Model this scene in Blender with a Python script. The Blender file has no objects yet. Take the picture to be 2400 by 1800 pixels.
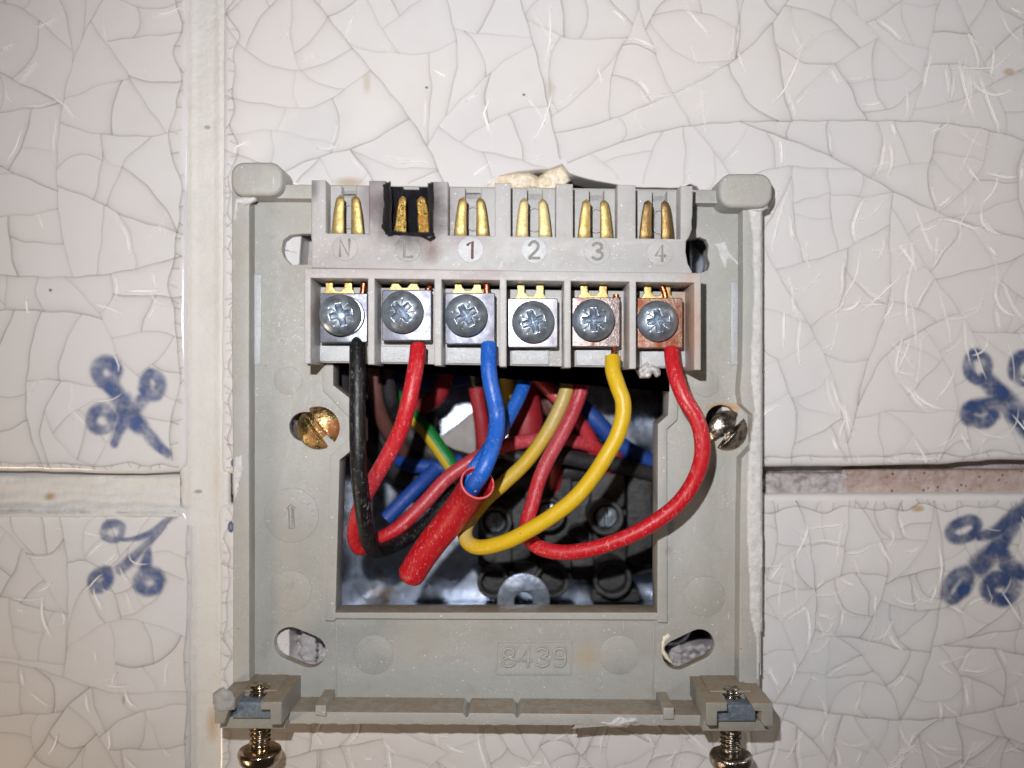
import bpy, bmesh, math, random
from mathutils import Vector, noise
R = random.Random(7)
S = bpy.context.scene
# ------------------------------------------------------------------ camera
D = 20.0                      # distance camera - tile face (1 unit = 7.3 mm)
cam = bpy.data.cameras.new("camera"); camo = bpy.data.objects.new("camera", cam)
S.collection.objects.link(camo); S.camera = camo
camo.location = (0, -D, 0); camo.rotation_euler = (math.radians(90), 0, 0)
cam.sensor_width = 36; cam.lens = 30; cam.clip_start = 0.5; cam.clip_end = 400
cam.dof.use_dof = True; cam.dof.focus_distance = D - 1.0; cam.dof.aperture_fstop = 0.075
S.cycles.transparent_max_bounces = 32
S.render.resolution_x = 1024; S.render.resolution_y = 768
S.view_settings.view_transform = 'Standard'; S.view_settings.look = 'None'
S.view_settings.exposure = 0.0; S.view_settings.gamma = 1.0
# ------------------------------------------------------------------ light: phone flash + dim warm room
W_ = bpy.data.worlds.new("World"); S.world = W_; W_.use_nodes = True
bg = W_.node_tree.nodes["Background"]; bg.inputs[0].default_value = (0.52, 0.44, 0.37, 1); bg.inputs[1].default_value = 0.075
def lamp(name, kind, loc, power, color, size=0.3, look=(0, 0, 0)):
    l = bpy.data.lights.new(name, kind); l.energy = power; l.color = color
    if kind == 'AREA': l.shape = 'DISK'; l.size = size
    else: l.shadow_soft_size = size
    o = bpy.data.objects.new(name, l); S.collection.objects.link(o); o.location = loc
    o.rotation_euler = (Vector(look) - Vector(loc)).to_track_quat('-Z', 'Y').to_euler()
    return o
fl = lamp("phone_flash", 'SPOT', (-1.7, -D, 3.3), 17600, (0.985, 0.985, 1.0), 0.22, (0.2, 0, 3.2))
fl.data.spot_size = math.radians(111); fl.data.spot_blend = 1.0
lamp("room_lamp", 'AREA', (-27, -17, -22), 3400, (1.0, 0.76, 0.52), 8)
lamp("window_light", 'AREA', (34, -17, 14), 2400, (1.0, 0.96, 0.92), 7)
# ------------------------------------------------------------------ helpers
def P(u, v, h=0.0):
    """photo pixel (2400 x 1800) + height above the tile face -> wall point (X, Y, h)"""
    k = (D - h) / D / 100.0
    return ((u - 1200) * k, (900 - v) * k, h)
def Wd(p): return (p[0], -p[2], p[1])
def tag(o, label=None, cat=None, group=None, kind=None):
    if label: o['label'] = label
    if cat: o['category'] = cat
    if group: o['group'] = group
    if kind: o['kind'] = kind
    return o
def origin(o):
    v = Vector((0, 0, 0))
    while o is not None: v += Vector(o.location); o = o.parent
    return v
def obj_from(name, mesh, mat, parent=None, smooth=True, loc=None):
    """mesh verts are in world coordinates"""
    if parent is not None: base = origin(parent); l = (0, 0, 0)
    else:
        vs = mesh.vertices; n = max(1, len(vs))
        base = Vector(loc) if loc else sum((v.co for v in vs), Vector()) / n
        l = base
    mesh.transform(__import__('mathutils').Matrix.Translation(-base))
    o = bpy.data.objects.new(name, mesh); S.collection.objects.link(o); o.location = l; o.parent = parent
    if mat is not None and len(mesh.materials) == 0: mesh.materials.append(mat)
    mesh.shade_smooth() if smooth else mesh.shade_flat()
    return o
def mesh_of(verts, faces, name='m'):
    m = bpy.data.meshes.new(name); m.from_pydata(verts, [], faces); m.update(); return m
def empty(name, loc): 
    o = bpy.data.objects.new(name, None); S.collection.objects.link(o); o.location = loc; o.empty_display_size = 0.3; return o
def part(o, mesh_obj=None): return o
def join_data(items):
    V, F = [], []
    for v, f in items:
        b = len(V); V += v; F += [tuple(i + b for i in q) for q in f]
    return V, F
def prism(name, outlines, h1, h0, mat, parent=None, bev=0.02, ref=None, smooth=True, seg=2):
    """plate standing out of the wall: outlines (first outer, then holes) are photo pixels at height ref"""
    ref = h1 if ref is None else ref
    c = bpy.data.curves.new(name, 'CURVE'); c.dimensions = '2D'; c.fill_mode = 'BOTH'
    c.extrude = max(1e-4, (h1 - h0) / 2 - bev); c.bevel_depth = bev; c.bevel_resolution = seg; c.offset = -bev
    if not isinstance(outlines[0][0], (tuple, list)): outlines = [outlines]
    for ol in outlines:
        s = c.splines.new('POLY'); s.points.add(len(ol) - 1); s.use_cyclic_u = True
        for i, (u, v) in enumerate(ol):
            p = P(u, v, ref); s.points[i].co = (p[0], p[1], 0, 1)
    t = bpy.data.objects.new('t', c); S.collection.objects.link(t)
    dg = bpy.context.evaluated_depsgraph_get(); dg.update()
    m = bpy.data.meshes.new_from_object(t.evaluated_get(dg))
    bpy.data.objects.remove(t); bpy.data.curves.remove(c)
    bm = bmesh.new(); bm.from_mesh(m); bmesh.ops.remove_doubles(bm, verts=bm.verts, dist=1e-4)
    zc = (h1 + h0) / 2
    for v in bm.verts: v.co = Vector((v.co.x, -(v.co.z + zc), v.co.y))
    bmesh.ops.recalc_face_normals(bm, faces=bm.faces); bm.to_mesh(m); bm.free(); m.materials.clear()
    o = obj_from(name, m, mat, parent)
    try: m.set_sharp_from_angle(angle=math.radians(32))
    except Exception: m.shade_flat()
    return o
def spline(pts, n=8):
    """Catmull-Rom through tuples"""
    out = []; N = len(pts)
    for i in range(N - 1):
        a, b, c, d = pts[max(0, i - 1)], pts[i], pts[i + 1], pts[min(N - 1, i + 2)]
        for k in range(n):
            t = k / n
            out.append(tuple(0.5 * ((2 * b[j]) + (-a[j] + c[j]) * t + (2 * a[j] - 5 * b[j] + 4 * c[j] - d[j]) * t * t +
                       (-a[j] + 3 * b[j] - 3 * c[j] + d[j]) * t ** 3) for j in range(len(b))))
    out.append(tuple(pts[-1])); return out
def tube_data(path, rad, seg=18, cap='flat', inner=None, lump=0.0, cuts=True, flat=1.0):
    """path: world Vectors; rad: number or list. cap: flat / round"""
    n = len(path); V = []; F = []
    tans = []
    for i in range(n):
        t = (path[min(n - 1, i + 1)] - path[max(0, i - 1)]); tans.append(t.normalized() if t.length > 1e-9 else Vector((0, 0, 1)))
    up = Vector((0, -1, 0)) if abs(tans[0].y) < 0.9 else Vector((1, 0, 0))
    nrm = (up - tans[0] * up.dot(tans[0])).normalized()
    rl = rad if isinstance(rad, (list, tuple)) else [rad] * n
    for i in range(n):
        nrm = (nrm - tans[i] * nrm.dot(tans[i])).normalized(); bi = tans[i].cross(nrm)
        for k in range(seg):
            a = 2 * math.pi * k / seg
            d = nrm * math.cos(a) * flat + bi * math.sin(a)
            r = rl[i]
            if lump: r *= 1 + lump * noise.noise((path[i] + d * r) * 2.3) + 0.4 * lump * noise.noise((path[i] + d * r) * 9)
            V.append(tuple(path[i] + d * r))
    for i in range(n - 1):
        for k in range(seg):
            a = i * seg + k; b = i * seg + (k + 1) % seg
            F.append((a, b, b + seg, a + seg))
    if cap:
        for e, s in ((0, -1), (n - 1, 1)):
            base = e * seg; ring = list(range(base, base + seg)); prev = ring
            steps = [(0.93, 0.05)] if cap == 'flat' else [(math.cos(q), math.sin(q)) for q in (0.35, 0.7, 1.05, 1.35)]
            for (cr, cz) in steps:
                st = len(V)
                for k in range(seg):
                    p = Vector(V[ring[k]]); V.append(tuple(path[e] + (p - path[e]) * cr + tans[e] * s * cz * rl[e]))
                cur = list(range(st, st + seg))
                for k in range(seg):
                    q = (prev[k], cur[k], cur[(k + 1) % seg], prev[(k + 1) % seg]); F.append(q if s < 0 else q[::-1])
                prev = cur
            F.append(tuple(prev) if s < 0 else tuple(prev[::-1]))
    return V, F
def recalc(m):
    bm = bmesh.new(); bm.from_mesh(m); bmesh.ops.recalc_face_normals(bm, faces=bm.faces); bm.to_mesh(m); bm.free(); return m
def path3(pts, n=8, smooth=True):
    w = [Wd(P(*p)) for p in pts]
    return [Vector(q) for q in (spline(w, n) if smooth else w)]
def tube(name, pts, r, mat, parent=None, seg=18, cap='flat', lump=0.0, n=8, smooth_path=True, flat=1.0):
    V, F = tube_data(path3(pts, n, smooth_path), r, seg, cap, lump=lump, flat=flat)
    m = recalc(mesh_of(V, F)); o = obj_from(name, m, mat, parent)
    try: m.set_sharp_from_angle(angle=math.radians(50))
    except Exception: pass
    return o
def circle(u, v, r, n=40, ry=None, rot=0):
    ry = ry or r; out = []
    for k in range(n):
        a = 2 * math.pi * k / n; x = r * math.cos(a); y = ry * math.sin(a)
        out.append((u + x * math.cos(rot) - y * math.sin(rot), v + x * math.sin(rot) + y * math.cos(rot)))
    return out
def stadium(u0, v0, u1, v1, r, n=12):
    a = math.atan2(v1 - v0, u1 - u0); out = []
    for k in range(n + 1): t = a - math.pi / 2 + math.pi * k / n; out.append((u1 + r * math.cos(t), v1 + r * math.sin(t)))
    for k in range(n + 1): t = a + math.pi / 2 + math.pi * k / n; out.append((u0 + r * math.cos(t), v0 + r * math.sin(t)))
    return out
def rrect(u0, v0, u1, v1, r=8, n=5):
    out = []
    for (cx, cy, a0) in ((u1 - r, v0 + r, -90), (u1 - r, v1 - r, 0), (u0 + r, v1 - r, 90), (u0 + r, v0 + r, 180)):
        for k in range(n + 1):
            a = math.radians(a0 + 90 * k / n); out.append((cx + r * math.cos(a), cy + r * math.sin(a)))
    return out
def inside(poly, x, y):
    c = False; j = len(poly) - 1
    for i in range(len(poly)):
        xi, yi = poly[i]; xj, yj = poly[j]
        if (yi > y) != (yj > y) and x < (xj - xi) * (y - yi) / (yj - yi) + xi: c = not c
        j = i
    return c
def edist(poly, x, y):
    best = 1e9; j = len(poly) - 1
    for i in range(len(poly)):
        ax, ay = poly[j]; bx, by = poly[i]; dx, dy = bx - ax, by - ay; L = dx * dx + dy * dy
        t = 0 if L == 0 else max(0, min(1, ((x - ax) * dx + (y - ay) * dy) / L))
        d = math.hypot(x - ax - t * dx, y - ay - t * dy); best = min(best, d); j = i
    return best
def lump(name, poly, h0, amp, mat, parent=None, cell=4, edge=14, rough=1.0, seed=0, fn=None, skirt=0.15):
    """lumpy patch of filler / plaster lying on height h0; poly in photo pixels"""
    us = [p[0] for p in poly]; vs = [p[1] for p in poly]
    nu = int((max(us) - min(us)) / cell) + 2; nv = int((max(vs) - min(vs)) / cell) + 2
    V = []; idx = {}; u0 = min(us); v0 = min(vs)
    for j in range(nv):
        for i in range(nu):
            u = u0 + (i - .5) * cell; v = v0 + (j - .5) * cell
            ins = inside(poly, u, v); d = edist(poly, u, v)
            if not ins and d > cell * 1.1: continue
            q = Vector((u * .03, v * .03, seed))
            e = 0 if not ins else min(1, d / edge)
            nz = 0.65 + 0.5 * noise.noise(q) * rough + 0.3 * noise.noise(q * 3.1) * rough + 0.12 * noise.noise(q * 9) * rough
            h = h0 + (amp * nz * math.sqrt(e) if fn is None else fn(u, v, e, nz)) - (skirt if not ins else 0)
            ju = u + cell * .35 * noise.noise(q * 7); idx[(i, j)] = len(V); V.append(Wd(P(ju, v, h)))
    F = []
    for (i, j) in idx:
        if (i + 1, j) in idx and (i, j + 1) in idx and (i + 1, j + 1) in idx:
            F.append((idx[(i, j)], idx[(i, j + 1)], idx[(i + 1, j + 1)], idx[(i + 1, j)]))
    return obj_from(name, mesh_of(V, F), mat, parent)
# ------------------------------------------------------------------ materials
def srgb(r, g, b):
    f = lambda c: c / 12.92 if c <= 0.04045 else ((c + 0.055) / 1.055) ** 2.4
    return (f(r / 255), f(g / 255), f(b / 255), 1)
class NT:
    def __init__(s, name):
        s.m = bpy.data.materials.new(name); s.m.use_nodes = True; s.t = s.m.node_tree; s.b = s.t.nodes['Principled BSDF']
        s.geo = s.t.nodes.new('ShaderNodeNewGeometry')
    def n(s, typ, **kw):
        o = s.t.nodes.new(typ)
        for k, v in kw.items(): setattr(o, k, v)
        return o
    def l(s, a, b): s.t.links.new(a, b)
    def noise(s, scale, detail=4, rough=.55, vec=None, dist=0):
        o = s.n('ShaderNodeTexNoise'); o.inputs['Scale'].default_value = scale; o.inputs['Detail'].default_value = detail
        o.inputs['Roughness'].default_value = rough; o.inputs['Distortion'].default_value = dist
        s.l(vec or s.geo.outputs['Position'], o.inputs['Vector']); return o.outputs['Fac']
    def voro(s, scale, feat='F1', vec=None, out='Distance'):
        o = s.n('ShaderNodeTexVoronoi', feature=feat); o.inputs['Scale'].default_value = scale
        s.l(vec or s.geo.outputs['Position'], o.inputs['Vector']); return o.outputs[out]
    def rng(s, x, a, b, c=0., d=1.):
        o = s.n('ShaderNodeMapRange'); s.l(x, o.inputs[0])
        for i, q in enumerate((a, b, c, d)): o.inputs[i + 1].default_value = q
        return o.outputs[0]
    def dots(s, scale, rad, keep):
        o = s.n('ShaderNodeTexVoronoi', feature='F1'); o.inputs['Scale'].default_value = scale; s.l(s.geo.outputs['Position'], o.inputs['Vector'])
        sp = s.n('ShaderNodeSeparateXYZ'); s.l(o.outputs['Color'], sp.inputs[0])
        on = s.rng(sp.outputs['X'], 1 - keep, 1 - keep + .01); rr_ = s.rng(sp.outputs['Y'], 0, 1, .5, 1.3)
        return s.math('MULTIPLY', on, s.rng(s.math('DIVIDE', o.outputs['Distance'], rr_), rad * scale, rad * scale * .45))
    def math(s, op, a, b=None):
        o = s.n('ShaderNodeMath', operation=op)
        for i, q in enumerate((a, b)):
            if q is None: continue
            if isinstance(q, (int, float)): o.inputs[i].default_value = q
            else: s.l(q, o.inputs[i])
        return o.outputs[0]
    def mix(s, f, a, b):
        o = s.n('ShaderNodeMix', data_type='RGBA')
        for k, q in ((0, f), (6, a), (7, b)):
            if isinstance(q, (int, float)): o.inputs[k].default_value = q
            elif isinstance(q, tuple): o.inputs[k].default_value = q
            else: s.l(q, o.inputs[k])
        return o.outputs[2]
    def bump(s, hgt, dist=.02, strength=.5, nrm=None):
        o = s.n('ShaderNodeBump'); o.inputs['Distance'].default_value = dist; o.inputs['Strength'].default_value = strength
        s.l(hgt, o.inputs['Height'])
        if nrm is not None: s.l(nrm, o.inputs['Normal'])
        return o.outputs[0]
    def set(s, color=None, rough=None, metal=None, normal=None, spec=None, coat=None, sss=None):
        for k, q in (('Base Color', color), ('Roughness', rough), ('Metallic', metal), ('Normal', normal), ('Specular IOR Level', spec), ('Coat Weight', coat)):
            if q is None: continue
            if isinstance(q, (int, float, tuple)): s.b.inputs[k].default_value = q
            else: s.l(q, s.b.inputs[k])
        return s.m
    def ell(s, u, v, h, ru, rv, soft=.5, wob=.35, rh=1e3):
        """soft mask around a stain"""
        c = Wd(P(u, v, h)); k = (D - h) / D / 100
        sub = s.n('ShaderNodeVectorMath', operation='SUBTRACT'); s.l(s.geo.outputs['Position'], sub.inputs[0]); sub.inputs[1].default_value = c
        mul = s.n('ShaderNodeVectorMath', operation='MULTIPLY'); s.l(sub.outputs[0], mul.inputs[0]); mul.inputs[1].default_value = (1 / (ru * k), 1 / rh, 1 / (rv * k))
        ln = s.n('ShaderNodeVectorMath', operation='LENGTH'); s.l(mul.outputs[0], ln.inputs[0])
        w = s.math('MULTIPLY', s.math('SUBTRACT', s.noise(3.0, 4), .5), wob * 2)
        return s.rng(s.math('ADD', ln.outputs['Value'], w), 1.0 + soft * .5, 1.0 - soft, 0, 1)
    def up(s, a=.55, b=.95):
        x = s.n('ShaderNodeSeparateXYZ'); s.l(s.geo.outputs['Normal'], x.inputs[0]); return s.rng(x.outputs['Z'], a, b)

def m_plastic(name, base=(178, 177, 173), base2=(165, 160, 150), specks=1.0, stains=(), rough=.42, dust=.6):
    t = NT(name)
    c = t.mix(t.noise(.35, 3), srgb(*base), srgb(*base2))
    c = t.mix(t.math('MULTIPLY', t.rng(t.noise(1.6, 6, .65), .45, .8), .25), c, srgb(140, 132, 120))
    n1 = t.noise(16, 5, .6); c = t.mix(t.math('MULTIPLY', t.rng(n1, .55, .8), .25), c, srgb(205, 203, 200))
    # fine white scuffs and dust grains in drifts, their glitter painted pale
    sp = t.dots(22, .0125, .5); dr = t.rng(t.noise(1.1, 5, .65), .46, .66)
    sp2 = t.dots(8, .017, .12)
    k = t.math('MULTIPLY', t.math('MAXIMUM', t.math('MULTIPLY', sp, dr), t.math('MULTIPLY', sp2, .7)), specks)
    c = t.mix(k, c, srgb(240, 240, 238))
    ds = t.dots(2.3, .026, .25); c = t.mix(t.math('MULTIPLY', ds, .75), c, srgb(60, 48, 38))
    dm = t.math('MULTIPLY', t.up(), t.math('MULTIPLY', t.rng(t.noise(3.5, 6, .7), .2, .6, .35, 1), dust))
    c = t.mix(dm, c, srgb(140, 122, 100))
    mp = t.n('ShaderNodeMapping'); mp.inputs['Rotation'].default_value = (0, .5, 0); mp.inputs['Scale'].default_value = (1, 1, .22); t.l(t.geo.outputs['Position'], mp.inputs['Vector'])
    sf = t.math('MULTIPLY', t.rng(t.noise(8, 6, .72, mp.outputs[0], .8), .62, .70), t.rng(t.noise(.8, 3), .42, .6))
    c = t.mix(t.math('MULTIPLY', sf, .42 * min(1.2, specks)), c, srgb(232, 232, 230))
    gr = t.math('MULTIPLY', t.rng(t.noise(2.6, 6, .7), .56, .74), .28); c = t.mix(gr, c, srgb(128, 120, 108))
    for (args, col, amt) in stains: c = t.mix(t.math('MULTIPLY', t.ell(*args), amt), c, srgb(*col))
    rg = t.rng(t.noise(7, 5), .3, .7, rough - .1, rough + .14)
    b = t.bump(t.math('ADD', t.noise(30, 4, .7), t.math('MULTIPLY', t.noise(5, 3), .6)), .03, .35)
    return t.set(c, rg, 0., b)
def m_wire(name, col, pale, scuff=.5, rough=.38, dots=(235, 232, 228), fade=.35, zones=()):
    t = NT(name)
    c = t.mix(t.math('MULTIPLY', t.rng(t.noise(1.1, 5, .6), .35, .75), fade), srgb(*col), srgb(*pale))
    for (args, cc, amt) in zones: c = t.mix(t.math('MULTIPLY', t.ell(*args), amt), c, srgb(*cc))
    mp = t.n('ShaderNodeMapping'); mp.inputs['Scale'].default_value = (1, 1, .35); t.l(t.geo.outputs['Position'], mp.inputs['Vector'])
    sc = t.math('MULTIPLY', t.rng(t.noise(13, 6, .7, mp.outputs[0], 1.5), .56, .68), scuff)
    c = t.mix(sc, c, srgb(*dots))
    d = t.math('MULTIPLY', t.dots(11, .014, .35), min(1, scuff * 1.6)); c = t.mix(d, c, srgb(*dots))
    dk = t.dots(4, .022, .3); c = t.mix(t.math('MULTIPLY', dk, .6), c, srgb(50, 35, 25))
    b = t.bump(t.math('ADD', t.noise(16, 5, .65), t.math('MULTIPLY', t.noise(3, 2), .4)), .014, .5)
    return t.set(c, t.rng(t.noise(6, 4), .3, .7, rough - .08, rough + .15), 0., b)
def m_metal(name, col, col2, rough=.3, bumpd=.012, rust=None, rustamt=(.5, .6), nscale=12, metal=1.0):
    t = NT(name); c = t.mix(t.rng(t.noise(nscale, 5, .65), .35, .7), srgb(*col), srgb(*col2))
    rg = t.rng(t.noise(nscale * 1.7, 4), .3, .7, rough - .08, rough + .12); mt = metal
    if rust:
        k = t.rng(t.noise(3.4, 6, .65), *rustamt); c = t.mix(k, c, t.mix(t.noise(9, 5), srgb(*rust), srgb(int(rust[0] * .6), int(rust[1] * .5), int(rust[2] * .4))))
        rg = t.mix(k, rg, (.55, .55, .55, 1)); mt = t.math('SUBTRACT', metal, t.math('MULTIPLY', k, .85 * metal))
    return t.set(c, rg, mt, t.bump(t.noise(nscale * 2.2, 4, .6), bumpd, .6))
def m_rough(name, a, b, rough=.85, sc=6, bd=.05, pits=None, spec=.3):
    t = NT(name); c = t.mix(t.rng(t.noise(sc, 6, .65), .3, .7), srgb(*a), srgb(*b))
    if pits: c = t.mix(t.dots(pits[1], .035, .35), c, srgb(*pits[0]))
    return t.set(c, rough, 0., t.bump(t.noise(sc * 2.5, 6, .7), bd, .7), spec=spec)

M = {}
def tile_mat():
    t = NT('glazed_tile')
    c = t.mix(t.rng(t.noise(.16, 3), .35, .65), srgb(218, 216, 217), srgb(219, 214, 211))
    c = t.mix(t.math('MULTIPLY', t.rng(t.noise(1.2, 5), .55, .8), .15), c, srgb(196, 190, 180))
    for (args, col, amt) in (((2365, 168, 0, 14, 9, .5), (176, 142, 96), .6), ((860, 195, 0, 10, 26, .6), (186, 168, 140), .45), ((1290, 210, 0, 12, 26, .6), (186, 168, 140), .4),
                             ((1000, 205, 0, 4, 3, .5, .1), (60, 50, 45), .8), ((1228, 222, 0, 4, 3, .5, .1), (60, 50, 45), .8), ((818, 428, 0, 35, 12, .7), (170, 140, 100), .6),
                             ((2150, 1192, 0, 16, 8, .5), (180, 150, 100), .8), ((640, 1760, 0, 4, 3, .5, .1), (40, 38, 36), .8), ((118, 680, 0, 4, 4, .5, .1), (60, 50, 45), .8),
                             ((290, 1640, 0, 4, 12, .5, .1), (150, 140, 132), .6)):
        c = t.mix(t.math('MULTIPLY', t.ell(*args), amt), c, srgb(*col))
    d = t.dots(1.5, .022, .2); c = t.mix(t.math('MULTIPLY', d, .7), c, srgb(110, 96, 86))
    b = t.bump(t.noise(.45, 2), .05, .16); b = t.bump(t.noise(26, 3), .006, .25, b)
    t.b.inputs['Subsurface Weight'].default_value = 0.0
    return t.set(c, .12, 0., b, spec=.5)
M['tile'] = tile_mat()
def ribbon_mat(name, col, ramp, amt=1.0, nz=(1.1, .3, .55), rough=.15, colr=None):
    """thin line in the glaze: u runs across, v carries its strength"""
    t = NT(name); uv = t.n('ShaderNodeUVMap'); uv.uv_map = 'line'; sp = t.n('ShaderNodeSeparateXYZ'); t.l(uv.outputs[0], sp.inputs[0])
    cr = t.n('ShaderNodeValToRGB'); t.l(sp.outputs['X'], cr.inputs[0]); e = cr.color_ramp.elements
    e[0].position = ramp[0][0]; e[0].color = (ramp[0][1],) * 3 + (1,); e[1].position = ramp[-1][0]; e[1].color = (ramp[-1][1],) * 3 + (1,)
    for p, v in ramp[1:-1]: q = e.new(p); q.color = (v, v, v, 1)
    cr.color_ramp.interpolation = 'EASE'
    a = t.math('MULTIPLY', t.math('MULTIPLY', cr.outputs[0], sp.outputs['Y']), amt)
    if nz: a = t.math('MULTIPLY', a, t.rng(t.noise(nz[0], 3), nz[1], nz[2], .25, 1))
    t.l(a, t.b.inputs['Alpha'])
    c = srgb(*col)
    if colr: c = t.mix(t.noise(3.5, 5), srgb(*col), srgb(*colr))
    return t.set(c, rough, 0.)
M['crack'] = ribbon_mat('craze_line', (136, 129, 122), [(0, 0), (.36, 0), (.46, .78), (.5, .78), (.57, .26), (.8, .10), (1, 0)], .64, (.9, .25, .6))
M['tint'] = ribbon_mat('craze_shade', (150, 142, 134), [(0, 0), (.49, 0), (.5, .30), (.62, .12), (.8, .03), (1, 0)], .6, (.7, .3, .6))  # soft refraction shade beside each crack, put into the colour
M['glint'] = ribbon_mat('painted_glint', (255, 252, 248), [(0, 0), (.15, .05), (.42, 1), (.58, 1), (.85, .05), (1, 0)], 1.0, (1.2, .1, .4), .3)  # light glancing off the crack planes, painted as white lines
M['blue'] = ribbon_mat('cobalt_brushwork', (62, 88, 144), [(0, 1), (1, 1)], .78, None, .14, (90, 112, 158))
M['bluedark'] = ribbon_mat('dark_cobalt_brushwork', (40, 62, 112), [(0, 1), (1, 1)], .88, None, .14, (72, 94, 140))
M['bluedot'] = ribbon_mat('cobalt_dot', (58, 84, 142), [(0, 0), (.3, .7), (.7, .7), (1, 0)], .9, None, .14)

stL = [((958, 500, 1.5, 112, 92, .8, .3), (92, 76, 74), .85), ((958, 494, 1.5, 84, 76, .5, .35), (34, 28, 30), .93), ((1012, 585, 1.5, 22, 30, .8), (104, 74, 56), .75), ((868, 470, 1.5, 26, 60, .9), (110, 88, 98), .6),
       ((1095, 560, 1.5, 50, 26, .8), (138, 108, 126), .45), ((880, 425, 1.5, 30, 12, .7), (112, 92, 100), .5), ((735, 440, 1.5, 14, 30, .7), (70, 66, 66), .6),
       ((1125, 645, 1.7, 70, 16, .7), (150, 124, 128), .5), ((900, 640, 1.7, 220, 22, .9), (166, 150, 148), .5), ((800, 600, 1.5, 90, 45, .9), (160, 148, 144), .5), ((1625, 560, 1.5, 10, 60, .8), (120, 110, 100), .4)]
M['block'] = m_plastic('grey_moulding', (181, 180, 180), (165, 162, 161), 1.3, stL, .4, .45)
st2 = [((1605, 760, 1.2, 26, 130, .6, .3), (176, 118, 60), .5), ((1450, 790, 1.2, 22, 60, .8), (168, 132, 90), .5), ((745, 740, 1.2, 10, 30, .8), (160, 120, 90), .4)]
M['frame'] = m_plastic('grey_frame_moulding', (183, 182, 181), (169, 166, 165), 1.2, st2 + stL[7:9], .4, .4)
st3 = [((1375, 1540, .3, 30, 34, .8), (176, 152, 116), .55), ((1530, 950, .3, 3, 3, .5), (90, 70, 60), .2), ((1700, 955, .3, 42, 10, .6), (190, 140, 60), .9), ((1565, 1290, .3, 10, 10, .5), (120, 105, 90), .3)]
M['base'] = m_plastic('grey_base_moulding', (172, 173, 171), (160, 157, 147), 1.4, st3, .42, .9)
M['rim'] = m_plastic('grey_rim_moulding', (176, 176, 173), (162, 159, 150), 1.0, [], .4, .9)
M['scuffed'] = m_plastic('scuffed_shiny_moulding', (192, 194, 197), (172, 175, 178), 1.4, [], .22, .2)
M['clip'] = m_plastic('grey_claw_moulding', (152, 150, 142), (140, 136, 126), .25, [], .45, 1.0)
M['putty'] = m_rough('white_paint_blob', (226, 224, 222), (198, 196, 194), .5, 7, .05)
M['greyputty'] = m_rough('smeared_grey_filler', (186, 186, 182), (160, 160, 156), .5, 9, .05)
M['beige'] = m_rough('beige_filler', (242, 232, 214), (224, 206, 178), .75, 3, .04)
M['plaster'] = m_rough('white_plaster', (206, 202, 204), (156, 148, 150), .8, 4, .08)
M['mortar'] = m_rough('speckled_mortar', (196, 184, 178), (168, 140, 128), .8, 3, .07, ((96, 78, 74), 9))
M['mortar_white'] = m_rough('white_smeared_mortar', (206, 200, 202), (160, 148, 144), .6, 3, .08)
M['cavity'] = m_rough('dark_cavity', (46, 38, 32), (22, 18, 16), .95, 3, .1)  # gloom of the deep hollow put into a near-black colour
def grout_mat():
    t = NT('painted_grout'); c = t.mix(t.rng(t.noise(.8, 5), .3, .7), srgb(219, 217, 213), srgb(210, 206, 200))
    for (args, col, amt) in (((497, 1700, -.05, 14, 40, .8), (186, 150, 96), .7), ((113, 1165, -.05, 12, 10, .7), (176, 140, 84), .8), ((45, 1103, -.05, 26, 6, .7), (150, 84, 40), .9), ((484, 297, -.05, 8, 5, .4, .2), (90, 88, 84), .5),
                             ((465, 1152, -.05, 10, 5, .5), (120, 112, 100), .7), ((508, 1120, -.05, 16, 60, .9), (206, 190, 168), .4), ((150, 1106, -.05, 200, 5, .9), (176, 166, 150), .4)):
        c = t.mix(t.math('MULTIPLY', t.ell(*args), amt), c, srgb(*col))
    c = t.mix(t.math('MULTIPLY', t.rng(t.noise(11, 6, .7), .6, .75), .3), c, srgb(160, 150, 136))
    return t.set(c, .62, 0., t.bump(t.noise(6, 6, .6), .06, .6))
M['grout'] = grout_mat()
M['zinc'] = m_metal('zinc_screw', (184, 194, 206), (140, 150, 162), .33, .008, nscale=4, metal=.85)
M['steelplate'] = m_metal('dull_steel_clamp', (128, 130, 140), (96, 96, 106), .42, .006, nscale=3, metal=.8)
M['tinplate'] = m_metal('bright_tinned_clamp', (196, 195, 202), (160, 160, 168), .4, .008, nscale=3, metal=.8)
M['coppery'] = m_metal('corroded_clamp', (176, 162, 160), (132, 118, 114), .42, .02, (158, 86, 54), (.56, .70))
M['rustclamp'] = m_metal('rusted_clamp', (180, 150, 136), (140, 110, 96), .45, .03, (176, 92, 44), (.46, .62))
M['brass'] = m_metal('brass_contact', (214, 190, 130), (180, 152, 92), .48, .014, nscale=9, metal=.8)
M['brassdull'] = m_metal('tarnished_brass', (176, 148, 96), (140, 112, 78), .42, .02, (120, 96, 72), (.5, .7))
M['brasspale'] = m_metal('pale_brass', (226, 212, 164), (202, 180, 122), .5, .02, nscale=18, metal=.75)
M['brassburnt'] = m_metal('burnt_brass', (236, 208, 130), (190, 140, 40), .25, .06, (200, 120, 30), (.52, .66), nscale=16)
M['copper'] = m_metal('copper_core', (214, 128, 92), (180, 88, 56), .3, .01)
M['rusty'] = m_metal('rusty_brass_screw', (196, 176, 124), (110, 92, 60), .25, .03, (182, 104, 40), (.47, .6), nscale=7)
M['nickel'] = m_metal('tarnished_nickel', (186, 178, 168), (120, 108, 96), .2, .02, nscale=5)
M['chrome'] = m_metal('bronzed_chrome', (200, 182, 156), (136, 118, 98), .18, .012, nscale=3)
M['blued'] = m_metal('blue_zinc_nut', (130, 142, 154), (94, 106, 120), .45, .03, nscale=10, metal=.35)
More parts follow.
